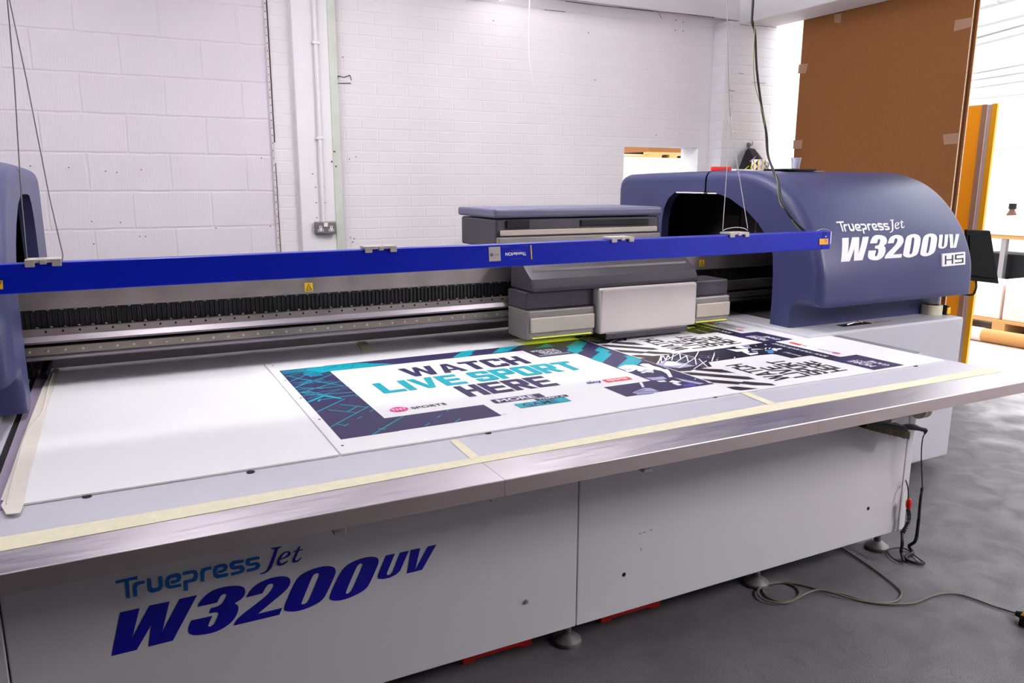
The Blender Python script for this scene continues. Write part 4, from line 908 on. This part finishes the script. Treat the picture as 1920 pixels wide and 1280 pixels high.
HW2 = thing('hanging_wire', 'thin pale wire triangle holding the right part of the blue bar, with a white fitting', 'wire', tuple(pw(1380, 435)))
fit = pw(1369, 223); cl2 = Vector((pw(1363, 0).x-.02, YWi, ZCEIL))
MB().tube([cl2, pw(1363, 0), pw(1366, 150), fit], .0012, 6).build('strand', 'wire', HW2, smooth=True)
MB().tube([fit, pw(1362, 330), pw(1355, 432)], .0014, 6).build('strand', 'white', HW2, smooth=True)
MB().tube([fit, pw(1386, 330), pw(1402, 428)], .0014, 6).build('strand', 'white', HW2, smooth=True)
MB().tube([fit, pw(1372, 200), pw(1373, 178)], .001, 6).build('loose_end', 'wire', HW2, smooth=True)
MB().tube(spline([pw(1355, 433), pw(1362, 429), pw(1380, 426), pw(1395, 428), pw(1402, 432)], 4), .0014, 6).build('bridge_loop', 'white', HW2, smooth=True)
MB().cyl(fit+Vector((0, 0, -.010)), fit+Vector((0, 0, .010)), .0055, n=12).build('fitting', 'white', HW2, smooth=True)
ap = lambda px, py: pY(px, py, YBR+.02)
wire('loop_wire', 'thin wire loop over the right end of the blue bar', spline([ap(1530, 434), ap(1538, 430), ap(1546, 429.5), ap(1553, 431), ap(1557, 434), ap(1557.5, 438)], 5), .0012)
wire('pull_cord', 'thin white cord hanging from the ceiling in front of the brick wall', [Vector((pY(995, -20, 4.9).x, 4.9, ZCEIL))]+[pY(a, b, 4.9) for a, b in ((993, 0), (991, 60), (992, 110), (1000, 165))], .004, 'white', 'cord')
# black power cable and yellow green wire hanging over the right housing
kx = [(1411, -30, 2.75), (1412, 0, 2.75), (1411, 40, 2.75), (1416, 65, 2.75), (1419, 130, 2.75), (1428, 200, 2.73), (1437, 250, 2.70), (1440, 290, 2.68), (1450, 320, 2.62), (1459, 340, 2.56), (1464, 370, 2.50), (1475, 395, 2.44), (1490, 415, 2.42), (1508, 432, 2.41), (1516, 440, 2.41)]
c0 = [pY(*k) for k in kx]; c0[0] = Vector((c0[1].x, c0[1].y, ZCEIL))
KC = thing('power_cable', 'black cable with a thin yellow-green wire hanging over the right blue housing', 'cable', tuple(c0[-1]))
MB().tube(spline(c0, 4), .0055, 8).build('black_cable', 'rubber', KC, smooth=True)
ky = [(1413, 0, 2.76), (1415, 50, 2.74), (1413, 120, 2.74), (1416, 160, 2.74), (1424, 190, 2.72), (1433, 225, 2.71), (1438, 290, 2.69), (1449, 312, 2.64), (1457, 340, 2.56), (1462, 380, 2.5), (1478, 398, 2.45), (1486, 414, 2.42), (1500, 434, 2.41)]
c1 = [pY(*k) for k in ky]; c1.insert(0, Vector((c1[0].x+.01, c1[0].y, ZCEIL)))
MB().tube(spline(c1, 4), .0018, 8).build('earth_wire', 'yg', KC, smooth=True)
# ------------------------------------------------------------------ wall fittings
SO = thing('wall_socket', 'grey metal double wall socket at the foot of the white conduit', 'socket', (1.27, 5.27, 1.15))
MB().box(1.197, 1.336, 5.225, 5.27, 1.158, 1.240).build('back_box', 'zinc', SO, bevel=.006)
for cx_ in (1.232, 1.303):
    s_ = MB(); s_.box(cx_-.018, cx_+.018, 5.2235, 5.226, 1.176, 1.190); s_.box(cx_-.009, cx_+.009, 5.2235, 5.226, 1.190, 1.212)
    for dx, dz in ((-.010, 1.183), (.010, 1.183), (0, 1.204)): s_.box(cx_+dx-.003, cx_+dx+.003, 5.2225, 5.2236, dz-.004, dz+.004, 1)
    s_.build('outlet', ['white', 'black'], SO)
MB().box(1.252, 1.280, 5.220, 5.226, 1.206, 1.232).build('rocker_switch', 'white', SO, bevel=.002)
CN = thing('conduit', 'white vertical cable conduit on the plastered column', 'pipe', (1.257, 5.25, 1.24))
MB().cyl((1.257, 5.252, 1.240), (1.262, 5.252, ZCEIL), .0135, n=14).build('pipe', 'plaster', CN, smooth=True)
for zz in (pY(590, 80, 5.25).z, pY(597, 259, 5.25).z):
    MB().box(1.235, 1.283, 5.236, 5.27, zz-.008, zz+.008).build('saddle', 'plaster', CN, bevel=.003)
hl = MB()
for a in ((592, 351), (607, 351), (593, 380), (609, 380), (594, 408), (609, 408), (586, 326)):
    p = pY(*a, 5.2695); hl.cyl(p, p+Vector((0, -.001, 0)), .004, n=8)
for a in ((622, 303), (630, 312), (627, 284)):
    p = pY(*a, 5.2615); hl.cyl(p, p+Vector((0, -.001, 0)), .006, n=8)
struct(hl.build('trim_12', 'blackgap'))
# ------------------------------------------------------------------ things on the right housing
def ztop(y): 
    for (y0, z0), (y1, z1) in zip(backp+front, (backp+front)[1:]):
        if y1 <= y <= y0 and y0 > y1: return gz(z0+(z1-z0)*(y0-y)/(y0-y1))
    return gz(.0625)
def on_top(px, y): p = pY(px, 322, y); return p.x, y, ztop(y)+.0005
x, y, z = on_top(1352, 3.3)
tag(MB().box(x-.047, x+.047, y-.03, y+.03, z, z+.022).build('red_box', 'red', bevel=.003), 'small flat red box on top of the right blue housing', 'box')
x, y, z = on_top(1390, 3.42)
tag(MB().box(x-.085, x+.07, y-.05, y+.05, z+.001, z+.014).build('white_tray', 'white', bevel=.003), 'flat white tray on the housing between the red box and the mug', 'tray')
# mug with a triangle pattern
x, y, z = on_top(1422, 3.25)
MG = thing('mug', 'white mug with yellow and black triangle pattern on the blue housing', 'mug', (x, y, z))
MB().lathe([(0, .0), (.036, 0), (.038, .004), (.038, .062), (.0355, .062), (.034, .006), (0, .006)], (x, y, z), 32).build('body', 'white', MG, smooth=True)
pt = MB(); n = 10
for i in range(n):
    for j in range(3):
        a0, a1 = 2*math.pi*i/n, 2*math.pi*(i+1)/n; h0, h1 = z+.006+j*.018, z+.006+(j+1)*.018
        W_ = lambda a, h: (x+.0384*math.cos(a), y+.0384*math.sin(a), h)
        am = (a0+a1)/2; WM = lambda a, h: (x+.0384*math.cos(a), y+.0384*math.sin(a), h)
        k = (i+j) % 2
        pt.add([W_(a0, h0), WM(am, h0), WM(am, h1), W_(a0, h1)], [(0, 1, 3) if k else (0, 2, 3)], 0); pt.add([WM(am, h0), W_(a1, h0), W_(a1, h1), WM(am, h1)], [(0, 1, 2) if k else (1, 2, 3)], 1 if (i % 3) else 2)
pt.build('pattern', ['yellow', 'black', 'clip'], MG, fix=False)
MB().tube(spline([(x+.036, y-.01, z+.05), (x+.052, y-.015, z+.046), (x+.056, y-.015, z+.03), (x+.05, y-.014, z+.016), (x+.036, y-.01, z+.013)], 5), .0045, 8).build('handle', 'white', MG, smooth=True)
# tablet-like tray and clear cup
x, y, z = on_top(1492, 3.02)
tag(MB().box(x-.09, x+.12, y-.03, y+.14, z+.004, z+.014).build('black_tray', 'black', bevel=.003), 'flat black tray under the clear cup on the blue housing', 'tray')
xc, yc, zc2 = x+.06, y+.06, z+.0145
tag(MB().lathe([(0, 0), (.019, 0), (.020, .002), (.026, .055), (.0285, .056), (.0285, .058), (.0245, .058), (.0235, .053), (.0185, .003), (0, .003)], (xc, yc, zc2), 28).build('plastic_cup', 'plastic', smooth=True), 'small clear plastic cup standing on the black tray', 'cup')
tag(MB().hexa([(x+.11, y-.02, z+.001), (x+.18, y-.03, z+.001), (x+.18, y+.08, z+.001), (x+.11, y+.09, z+.001)], [(x+.11, y-.02, z+.003), (x+.18, y-.03, z+.002), (x+.18, y+.08, z+.002), (x+.11, y+.09, z+.003)]).build('paper_sheet', 'paper'), 'white sheet of paper beside the black tray on the housing', 'paper')
# black bag hung on the pier
Yh = 5.10
BG2 = thing('jacket', 'black jacket hanging from a hook on the white brick pier', 'jacket', tuple(pY(1410, 322, Yh)))
jk = MB(); sil = [(1403, 277), (1415, 279), (1424, 290), (1436, 306), (1444, 320), (1444, 345), (1384, 345), (1384, 318), (1392, 298), (1398, 283)]
fr_ = [pY(a, b, Yh-.03) for a, b in sil]; bk = [pY(a, b, 5.15) for a, b in sil]; cen = pY(1412, 312, Yh-.10); n = len(sil)
mid = [(p.lerp(cen, .5)+Vector((0, -.03+.02*math.sin(i*2.3), 0))) for i, p in enumerate(fr_)]
jk.add(bk+fr_+mid+[cen], [(i, (i+1) % n, n+(i+1) % n, n+i) for i in range(n)]+[(n+i, n+(i+1) % n, 2*n+(i+1) % n, 2*n+i) for i in range(n)]+[(2*n+i, 2*n+(i+1) % n, 3*n) for i in range(n)])
jk.build('body', 'fabric', BG2, smooth=True, angle=30)
pj = MB(); pj.poly([pY(a, b, Yh-.135) for a, b in ((1405, 302), (1412, 297), (1419, 291), (1413, 300), (1411, 306))]); pj.build('grey_patch', 'pale', BG2, fix=False)
for k, (a, b) in enumerate((((1397, 317), (1404, 311)), ((1407, 316), (1410, 306)))):
    MB().tube([pY(*a, Yh-.14), pY(*b, Yh-.14)], .004, 6).build('lime_cord', 'lime', BG2)
HK = thing('coat_hook', 'small metal hook on the brick pier above the black jacket', 'hook', tuple(pY(1403, 272, 5.15)))
p = pY(1403, 272, 5.154); MB().box(p.x-.018, p.x+.018, 5.146, 5.155, p.z-.02, p.z+.02).build('plate', 'zinc', HK, bevel=.003)
MB().tube(spline([p+Vector((0, -.005, .005)), p+Vector((0, -.04, .0)), p+Vector((0, -.05, .02)), p+Vector((0, -.045, .035))], 4), .006, 8).build('prong', 'screw', HK, smooth=True)
# ------------------------------------------------------------------ cabinet top things
zc = gz(-.68)
p = pZ(1776, 588, zc); x, y = min(p.x, 3.835), p.y+.035
TR = thing('tape_roll', 'cream roll of masking tape standing on the grey side cabinet', 'tape roll', (x, y, zc))
MB().lathe([(.036, .0), (.052, .0), (.052, .049), (.036, .049), (.036, 0)], (x, y, zc+.0003), 36).build('tape', 'tape', TR, smooth=True)
MB().lathe([(.0345, .0), (.036, .0), (.036, .05), (.0345, .05), (.0345, 0)], (x, y, zc+.0003), 36).build('core', 'wood', TR, smooth=True)
x2, y2 = 3.885, y-.03
TM = thing('tape_measure', 'black and yellow tape measure behind the cream tape roll', 'tape measure', (x2, y2, zc))
MB().box(x2-.012, x2+.012, y2-.03, y2+.04, zc+.0003, zc+.05).build('case', 'black', TM, bevel=.008, seg=3)
MB().box(x2-.013, x2+.013, y2-.036, y2-.03, zc+.006, zc+.04).build('yellow_face', 'yellow', TM, bevel=.002)
MB().cyl((x2-.0135, y2+.005, zc+.026), (x2-.0115, y2+.005, zc+.026), .014, n=16).build('badge', 'yellow', TM)
# monitor beside the right housing
MO = thing('monitor', 'dark monitor behind the right end of the blue housing', 'monitor', (4.2, 2.7, gz(-.53)))
tl, trr, brr, bll = pY(1812, 431, 2.86), pY(1857, 433, 2.86), pY(1873, 532, 2.72), pY(1812, 525, 2.72)
dd = Vector((.05, .045, .0)); MB().hexa([bll, brr, trr, tl], [bll+dd, brr+dd, trr+dd, tl+dd]).build('casing', 'monblack', MO, bevel=.004)
cm = (tl+trr+brr+bll)/4
inn = [q.lerp(cm, .2)+Vector((-.002, -.002, 0)) for q in (bll, brr, trr, tl)]; MB().hexa([q+Vector((0, .004, 0)) for q in inn], [q+Vector((-.003, -.004, 0)) for q in inn]).build('screen', 'monblack', MO)
q0 = (bll+brr)/2; MB().bar(cm+dd, Vector((3.93, 2.95, gz(-.40))), .04, .03).build('arm', 'black', MO)
MB().tube(spline([q0+Vector((-.03, .03, .03)), q0+Vector((-.06, .0, -.04)), q0+Vector((-.10, .04, -.07)), Vector((3.95, 2.9, gz(-.5)))], 5), .006, 8).build('cable', 'rubber', MO, smooth=True)
# tape rolls hanging under the rail
hx = pY(1725, 772, 1.70)
for i, (dx, nm) in enumerate(((-.008, 'left'), (.012, 'right'))):
    o = MB(); cx_ = hx.x+dx; cz_ = pY(1725, 783, 1.70).z+.034; prof = []
    vs = []; n = 28
    for r_, xx in ((.02, cx_-.008), (.034, cx_-.008), (.034, cx_+.008), (.02, cx_+.008)):
        for k in range(n): t = 2*math.pi*k/n; vs.append((xx, 1.70+math.sin(t)*r_, cz_+math.cos(t)*r_))
    o.add(vs, [(j*n+k, j*n+(k+1) % n, ((j+1) % 4)*n+(k+1) % n, ((j+1) % 4)*n+k) for j in range(4) for k in range(n)])
    tag(o.build('tape_roll', 'tape', smooth=True), ('cream tape roll hanging under the rail, nearer the brush' if i == 0 else 'cream tape roll hanging under the rail, further right'), 'tape roll')
hz = pY(1725, 783, 1.70).z+.052
tag(MB().tube(spline([(hx.x-.05, 1.70, ZB-.0385), (hx.x-.05, 1.70, hz+.006), (hx.x-.03, 1.70, hz), (hx.x+.035, 1.70, hz)], 4), .004, 8).build('hook', 'screw', smooth=True), 'bent metal hook holding the two tape rolls under the rail', 'hook')
# ------------------------------------------------------------------ grounded brush and cords
zs = sc_(10.667, 1600, 740)
YBr = 1.80
def pb_(x, y, Y=YBr): return pY(*zs(x, y), Y)
BR = thing('dust_brush', 'black dust brush with olive bristles hung under the steel rail', 'brush', tuple(pb_(700, 850)))
hd = MB(); a_ = [pb_(190, 640), pb_(1120, 745), pb_(1060, 660), pb_(300, 560)]
hd.hexa(a_, [v+Vector((0, .045, .004)) for v in a_]); 
a2 = [pb_(300, 560), pb_(1060, 662), pb_(1040, 630), pb_(520, 520)]; hd.hexa(a2, [v+Vector((0, .045, .004)) for v in a2]); hd.build('head', 'black', BR, bevel=.003)
bs = MB(); b_ = [pb_(200, 665), pb_(1105, 888), pb_(1118, 742), pb_(285, 590)]; bs.hexa(b_, [v+Vector((0, .035, 0)) for v in b_])
for i in range(60):
    u = i/59; t_ = b_[3].lerp(b_[2], u)+Vector((0, -.001, 0)); e_ = b_[0].lerp(b_[1], u)+Vector((random.uniform(-.002, .002), -.002, random.uniform(-.004, .003))); bs.tube([t_, e_], [.0022, .001], 5)
bs.build('bristles', 'bristle', BR)
hn = MB(); hn.tube(spline([pb_(1050, 680)+Vector((0, .02, 0)), pb_(1200, 665)+Vector((0, .02, 0)), pb_(1330, 680)+Vector((0, .02, 0)), pb_(1450, 715)+Vector((0, .02, 0)), pb_(1540, 735)+Vector((0, .02, 0))], 5), [.008+.004*math.sin(math.pi*min(i/14, 1)) for i in range(21)], 10); hn.build('handle', 'black', BR, smooth=True)
MB().tube([pb_(1520, 720)+Vector((0, .02, 0)), pb_(1545, 745)+Vector((0, .02, 0)), pb_(1525, 810)+Vector((0, .02, 0))], [.007, .008, .004], 10).build('strain_relief', 'rubber', BR, smooth=True)
zq = sc_(7.529, 1620, 900)
YC = 1.84
def pq(x, y, Y=YC): return pY(*zq(x, y), Y)
def helix(path, R, turns, k=10):
    path = spline(path, 8); out = []; n = len(path); N = turns*k
    for i in range(N+1):
        t = i/N*(n-1); j = min(int(t), n-2); f = t-j; p = path[j].lerp(path[j+1], f); d = (path[j+1]-path[j]).normalized()
        a = d.orthogonal().normalized() if abs(d.y) > .9 else d.cross(Vector((0, 1, 0))).normalized(); b = d.cross(a); g = 2*math.pi*i/k
        out.append(p+a*math.cos(g)*R+b*math.sin(g)*R)
    return out
CB = MB(); CB.tube(spline([pb_(1525, 810)+Vector((0, .02, 0)), pb_(1480, 920)+Vector((0, .02, 0)), pb_(1455, 1250)+Vector((0, .02, 0)), pq(822, 40), pq(822, 105)], 5), .0022, 7)
CB.tube(helix([pq(822, 105), pq(800, 250), pq(785, 400), pq(775, 540)], .0045, 34), .0017, 6)
pz_ = lambda x, y, z=.008: pZ(*zq(x, y), z)
CB.tube(spline([pq(775, 540), pq(760, 650), pq(745, 780), pq(715, 870), pz_(640, 920, .05), pz_(655, 970, .012), pz_(690, 1020), pz_(600, 1070), pz_(590, 1105), pz_(650, 1145), pz_(760, 1172), pz_(850, 1165)], 5), .0065, 8)
CB.tube(spline([pz_(850, 1160), pz_(790, 1120), pz_(700, 1050), pz_(620, 985), pz_(540, 955), pz_(450, 955), pz_(340, 985), pz_(350, 1040), pz_(420, 1110), pz_(520, 1155), pz_(560, 1160)], 5), .003, 7)
CB.build('coiled_cord', 'rubber', BR, smooth=True)
WC = thing('wrist_cord', 'black coiled cord with a red clip hanging at the right corner of the grey base', 'cord', tuple(pz_(545, 1150)))
MB().tube(spline([pY(*zq(590, 2), 1.895), pY(*zq(615, 80), 1.87), pY(*zq(625, 180), 1.86), pY(*zq(625, 260), 1.86)], 5), .0024, 7).build('cord', 'rubber', WC, smooth=True)
rc = pY(*zq(632, 325), 1.86); MB().lathe([(0, -.026), (.008, -.022), (.011, -.008), (.011, .006), (.007, .018), (0, .022)], rc, 16).build('clip', 'red', WC, smooth=True)
MB().tube(helix([pY(*zq(620, 410), 1.86), pY(*zq(635, 500), 1.86), pY(*zq(620, 600), 1.86), pY(*zq(570, 700), 1.86), pY(*zq(540, 740), 1.86)], .006, 14), .003, 6).build('coil', 'rubber', WC, smooth=True)
MB().tube(spline([pY(*zq(540, 740), 1.86), pY(*zq(540, 900), 1.84), pz_(525, 990, .03), pz_(540, 1080, .012), pz_(560, 1150)], 5), .0065, 8).build('lower_coil', 'rubber', WC, smooth=True)
# ------------------------------------------------------------------ floor things
zf = sc_(2.6667, 1350, 700)
pf = lambda x, y, z=.006: pZ(*zf(x, y), z)
FS = thing('foot_switch', 'orange and black foot switch on the floor at the right edge', 'foot switch', tuple(pf(1540, 1240, 0)))
ch = [(560, 850), (620, 880), (700, 930), (800, 1000), (870, 1055), (905, 1090), (900, 1120), (870, 1140), (800, 1145), (720, 1135), (620, 1105), (500, 1080), (400, 1055), (320, 1042), (250, 1048), (215, 1080), (235, 1115), (290, 1138), (350, 1135), (390, 1112), (395, 1090), (370, 1062), (310, 1045), (240, 1055), (195, 1075), (190, 1100), (220, 1130), (290, 1146), (350, 1142), (410, 1110), (470, 1085), (520, 1085), (600, 1108), (700, 1135), (800, 1150), (900, 1152), (980, 1145), (1050, 1115), (1120, 1100), (1200, 1105), (1280, 1130), (1360, 1160), (1440, 1185), (1480, 1197)]
MB().tube(spline([pf(a, b, .005 + (.006 if 23 <= i <= 32 else 0)) for i, (a, b) in enumerate(ch)], 4), .0036, 7).build('cable', 'cable', FS, smooth=True)
q = pf(1478, 1197, .02); d_ = (pf(1560, 1225, .02)-q); d_.z = 0; d_.normalize(); s_ = Vector((-d_.y, d_.x, 0))
MB().tube([q, q+d_*.02], [.009, .014], 10).build('cable_gland', 'rubber', FS, smooth=True)
o_ = q+d_*.02; o_.z = 0
MB().hexa([o_+s_*.045, o_-s_*.045, o_-s_*.05+d_*.2, o_+s_*.05+d_*.2], [o_+s_*.04+Vector((0, 0, .035)), o_-s_*.04+Vector((0, 0, .035)), o_-s_*.045+d_*.2+Vector((0, 0, .035)), o_+s_*.045+d_*.2+Vector((0, 0, .035))]).build('base', 'black', FS, bevel=.004)
MB().hexa([o_+s_*.04+Vector((0, 0, .0355)), o_-s_*.04+Vector((0, 0, .0355)), o_-s_*.045+d_*.19+Vector((0, 0, .0355)), o_+s_*.045+d_*.19+Vector((0, 0, .0355))], [o_+s_*.034+d_*.01+Vector((0, 0, .046)), o_-s_*.034+d_*.01+Vector((0, 0, .046)), o_-s_*.04+d_*.18+Vector((0, 0, .075)), o_+s_*.04+d_*.18+Vector((0, 0, .075))]).build('pedal', 'orange', FS, bevel=.004)
def red_pallet(xa, xb, label):
    t = thing('plastic_pallet', label, 'pallet', ((xa+xb)/2, 2.3, 0), 'red pallets under the printer')
    MB().box(xa, xb, 2.03, 2.6, .055, .075).build('deck', 'red', t, bevel=.004)
    MB().box(xa+.04, xb-.04, 2.026, 2.036, .010, .055).build('rim', 'red', t)
    for x in (xa, xb-.045):
        for y in (2.028, 2.55): MB().box(x, x+.045, y, y+.05, 0, .055).build('foot', 'red', t, bevel=.003)
red_pallet(.862, 1.112, 'red plastic pallet under the base, left of the middle foot'); red_pallet(1.386, 1.64, 'red plastic pallet under the base, right of the middle foot')
# ------------------------------------------------------------------ cardboard screen in the opening
def card(x, y0, y1, zt_, label):
    t = thing('cardboard_sheet', label, 'cardboard', (x, (y0+y1)/2, 0), 'cardboard sheets screening the opening')
    zb = 0.0
    mb = MB(); mb.box(x, x+.007, y0, y1, zb, zt_); mb.build('sheet', 'card', t)
    e = MB(); e.box(x-.0005, x+.0075, y0-.002, y0, zb, zt_); e.build('fluted_edge', 'cardedge', t)
    return t
YK = pX(1827, 0, 5.14).y
K1 = card(5.14, YK, 4.875, 2.9, 'tall brown cardboard sheet taped across the opening, front layer')
K2 = card(5.175, pX(1838, 0, 5.175).y, 4.85, 2.9, 'rear layer of the tall brown cardboard, showing as a second edge')
MB().box(5.1475, 5.1745, YK+.004, YK+.03, 0, 2.89).build('flute_core', 'carddark', K1)
def ctape(px):
    MB().prism([pX(a, b, 5.1395) for a, b in px], (-.0008, 0, 0)).build('tape_patch', 'cleartape', K1)
ctape([(1791, 38), (1824, 32), (1822, 50), (1788, 59)]); ctape([(1768, 252), (1799, 249), (1795, 269), (1770, 271)]); ctape([(1565, 27), (1578, 25), (1576, 43), (1564, 42)]); ctape([(1498, 121), (1515, 119), (1511, 137), (1496, 138)]); ctape([(1488, 263), (1505, 262), (1503, 279), (1487, 279)])
# ------------------------------------------------------------------ beyond the opening
DR = thing('door_leaf', 'tall orange door leaf with silver and yellow edge beyond the cardboard', 'door', (6.0, 4.4, 0))
zt_ = CZ+.592
MB().box(6.02, 6.05, 3.865, 5.1, .01, zt_).build('panel', 'amber', DR)
MB().box(6.015, 6.055, 3.822, 3.865, .01, zt_).build('brown_edge', 'taupe', DR)
MB().box(6.01, 6.06, 3.785, 3.822, .01, zt_).build('silver_edge', 'alu', DR, bevel=.006)
MB().box(6.012, 6.034, 3.745, 3.785, .01, zt_).build('yellow_edge', 'amber2', DR)
# cardboard tube on the floor
p, q = pZ(1800, 621, .06), pZ(1975, 650, .06)
TB = thing('cardboard_tube', 'long brown cardboard tube lying on the floor in front of the pallet', 'tube', (p.x, p.y, 0))
MB().cyl(Vector((p.x, p.y, .065)), Vector((q.x, q.y, .065)), .065, n=24).build('tube', 'wood', TB, smooth=True)
m1 = p.lerp(q, .27); MB().cyl(Vector((p.x, p.y, .065)), Vector((m1.x, m1.y, .065)), .067, n=24).build('white_wrap', 'white', TB, smooth=True)
# pallet of wrapped paper
PA = thing('wooden_pallet', 'wooden pallet on the bright hall floor under wrapped paper stacks', 'pallet', (8.4, 4.7, 0))
for i in range(6): MB().box(7.95+i*.17, 8.08+i*.17, 3.75, 5.6, .11, .135).build('deck_board', 'wood', PA)
for yy in (3.77, 4.6, 5.45): MB().box(7.95, 8.95, yy, yy+.13, .0, .11).build('block_row', 'wood', PA)
random.seed(5)
k = 0
for yy, h in ((3.8, .34), (4.25, .42), (4.7, .36), (5.15, .43)):
    tag(MB().box(8.0, 8.5, yy, yy+.42, .136, .136+h).build('paper_stack', 'paperstack', bevel=.01), ('wrapped paper stack on the wooden pallet, at its %s' % ('near right end', 'right of the middle', 'left of the middle', 'left end')[k]), 'paper stack', 'wrapped paper stacks on the pallet')
    k += 1
tag(MB().box(8.02, 8.27, 5.2, 5.45, .137+.43, .98).build('white_carton', 'white', bevel=.004), 'white carton on top of the paper stacks', 'carton')
# workbench, black drawer units and things on it
WB = thing('workbench', 'workbench with pale wooden edge and grey steel legs in the bright hall', 'workbench', (9.8, 5.4, 0))
zz = .9
MB().box(9.5, 10.3, 3.6, 6.1, zz-.05, zz).build('worktop', ['wood'], WB, bevel=.003); MB().box(9.48, 10.3, 3.6, 6.1, zz, zz+.004).build('white_surface', 'white', WB)
for yy in (5.12, 5.62):
    MB().box(9.52, 9.58, yy, yy+.06, 0, zz-.05).build('leg', 'galv', WB)
    MB().box(10.2, 10.26, yy, yy+.06, 0, zz-.05).build('leg', 'galv', WB)
MB().box(9.53, 9.57, 3.6, 6.1, .26, .30).build('rail', 'galv', WB)
MB().box(9.53, 10.2, 4.2, 6.1, .10, .13).build('lower_shelf', 'galv', WB)
DU = thing('drawer_unit', 'black drawer unit with pale drawer fronts at the right frame edge', 'drawers', (9.8, 4.7, 0))
MB().box(9.62, 10.15, 4.45, 5.0, .135, .72).build('body', 'black', DU)
for i in range(5): MB().box(9.60, 9.62, 4.47, 4.93, .2+i*.105, .225+i*.105).build('drawer', 'alu', DU)
tag(MB().box(9.65, 10.1, 5.2, 6.0, .32, .66).build('black_crate', 'black', bevel=.01), 'black crate behind the legs under the workbench', 'crate')
BT = thing('bottle', 'small brown bottle with black cap on the workbench', 'bottle', (9.9, 5.55, zz+.004))
bx_ = pZ(1898, 400, zz+.3); bx_ = Vector((9.9, pX(1897, 400, 9.9).y, 0))
MB().lathe([(0, 0), (.055, 0), (.055, .22), (.03, .27), (.03, .29), (0, .29)], (bx_.x, bx_.y, zz+.004), 16).build('body', 'brownglass', BT, smooth=True); MB().cyl((bx_.x, bx_.y, zz+.294), (bx_.x, bx_.y, zz+.36), .042, n=14).build('cap', 'black', BT)
yb = pX(1910, 420, 9.75).y
tag(MB().box(9.62, 9.88, yb-.5, yb+.12, zz+.0045, zz+.22).build('white_carton', 'white', bevel=.004), 'white carton on the workbench in front of the brown bottle', 'carton')
yb2 = pX(1868, 420, 10.1).y
tag(MB().box(10.0, 10.25, yb2-.2, yb2+.2, zz+.0045, zz+.3).build('grey_carton', 'alu', bevel=.004), 'grey carton on the workbench left of the white carton', 'carton')
# goods seen through the hatch
HB = thing('pallet_box', 'orange cardboard box on a pallet seen through the wall hatch', 'box', (6.35, 8.4, 1.8))
p = pY(1216, 273, 8.0); q = pY(1290, 290, 8.0); 
MB().box(p.x, p.x+.8, 8.0, 8.8, CZ+.375, CZ+.8).build('box', 'card', HB)
MB().box(p.x, p.x+.8, 8.0, 8.1, CZ+.345, CZ+.374).build('pallet_deck', 'wood', HB)
for xx in (p.x+.01, p.x+.33, p.x+.68): MB().box(xx, xx+.2 if xx < p.x+.1 else xx+.12, 8.0, 8.8, CZ+.305, CZ+.345).build('pallet_block', 'wood', HB)
tag(MB().box(p.x-.9, p.x+.9, 7.98, 8.85, 0, CZ+.3045).build('wrapped_stack', 'white', bevel=.01), 'tall white wrapped stack of goods seen through the wall hatch', 'stack')
# ------------------------------------------------------------------ daylight
W = bpy.data.worlds.new('world'); S.world = W; W.use_nodes = True
nb = W.node_tree.nodes['Background']; nb.inputs['Color'].default_value = (.93, .96, 1, 1); nb.inputs['Strength'].default_value = 3.9
vs_ = S.view_settings; vs_.view_transform = 'Standard'; vs_.look = 'None'; vs_.exposure = -.05; vs_.gamma = 1; vs_.use_curve_mapping = False
try: S.cycles.use_denoising = True; S.cycles.max_bounces = 10; S.cycles.diffuse_bounces = 6; S.cycles.sample_clamp_indirect = 12
except Exception: pass
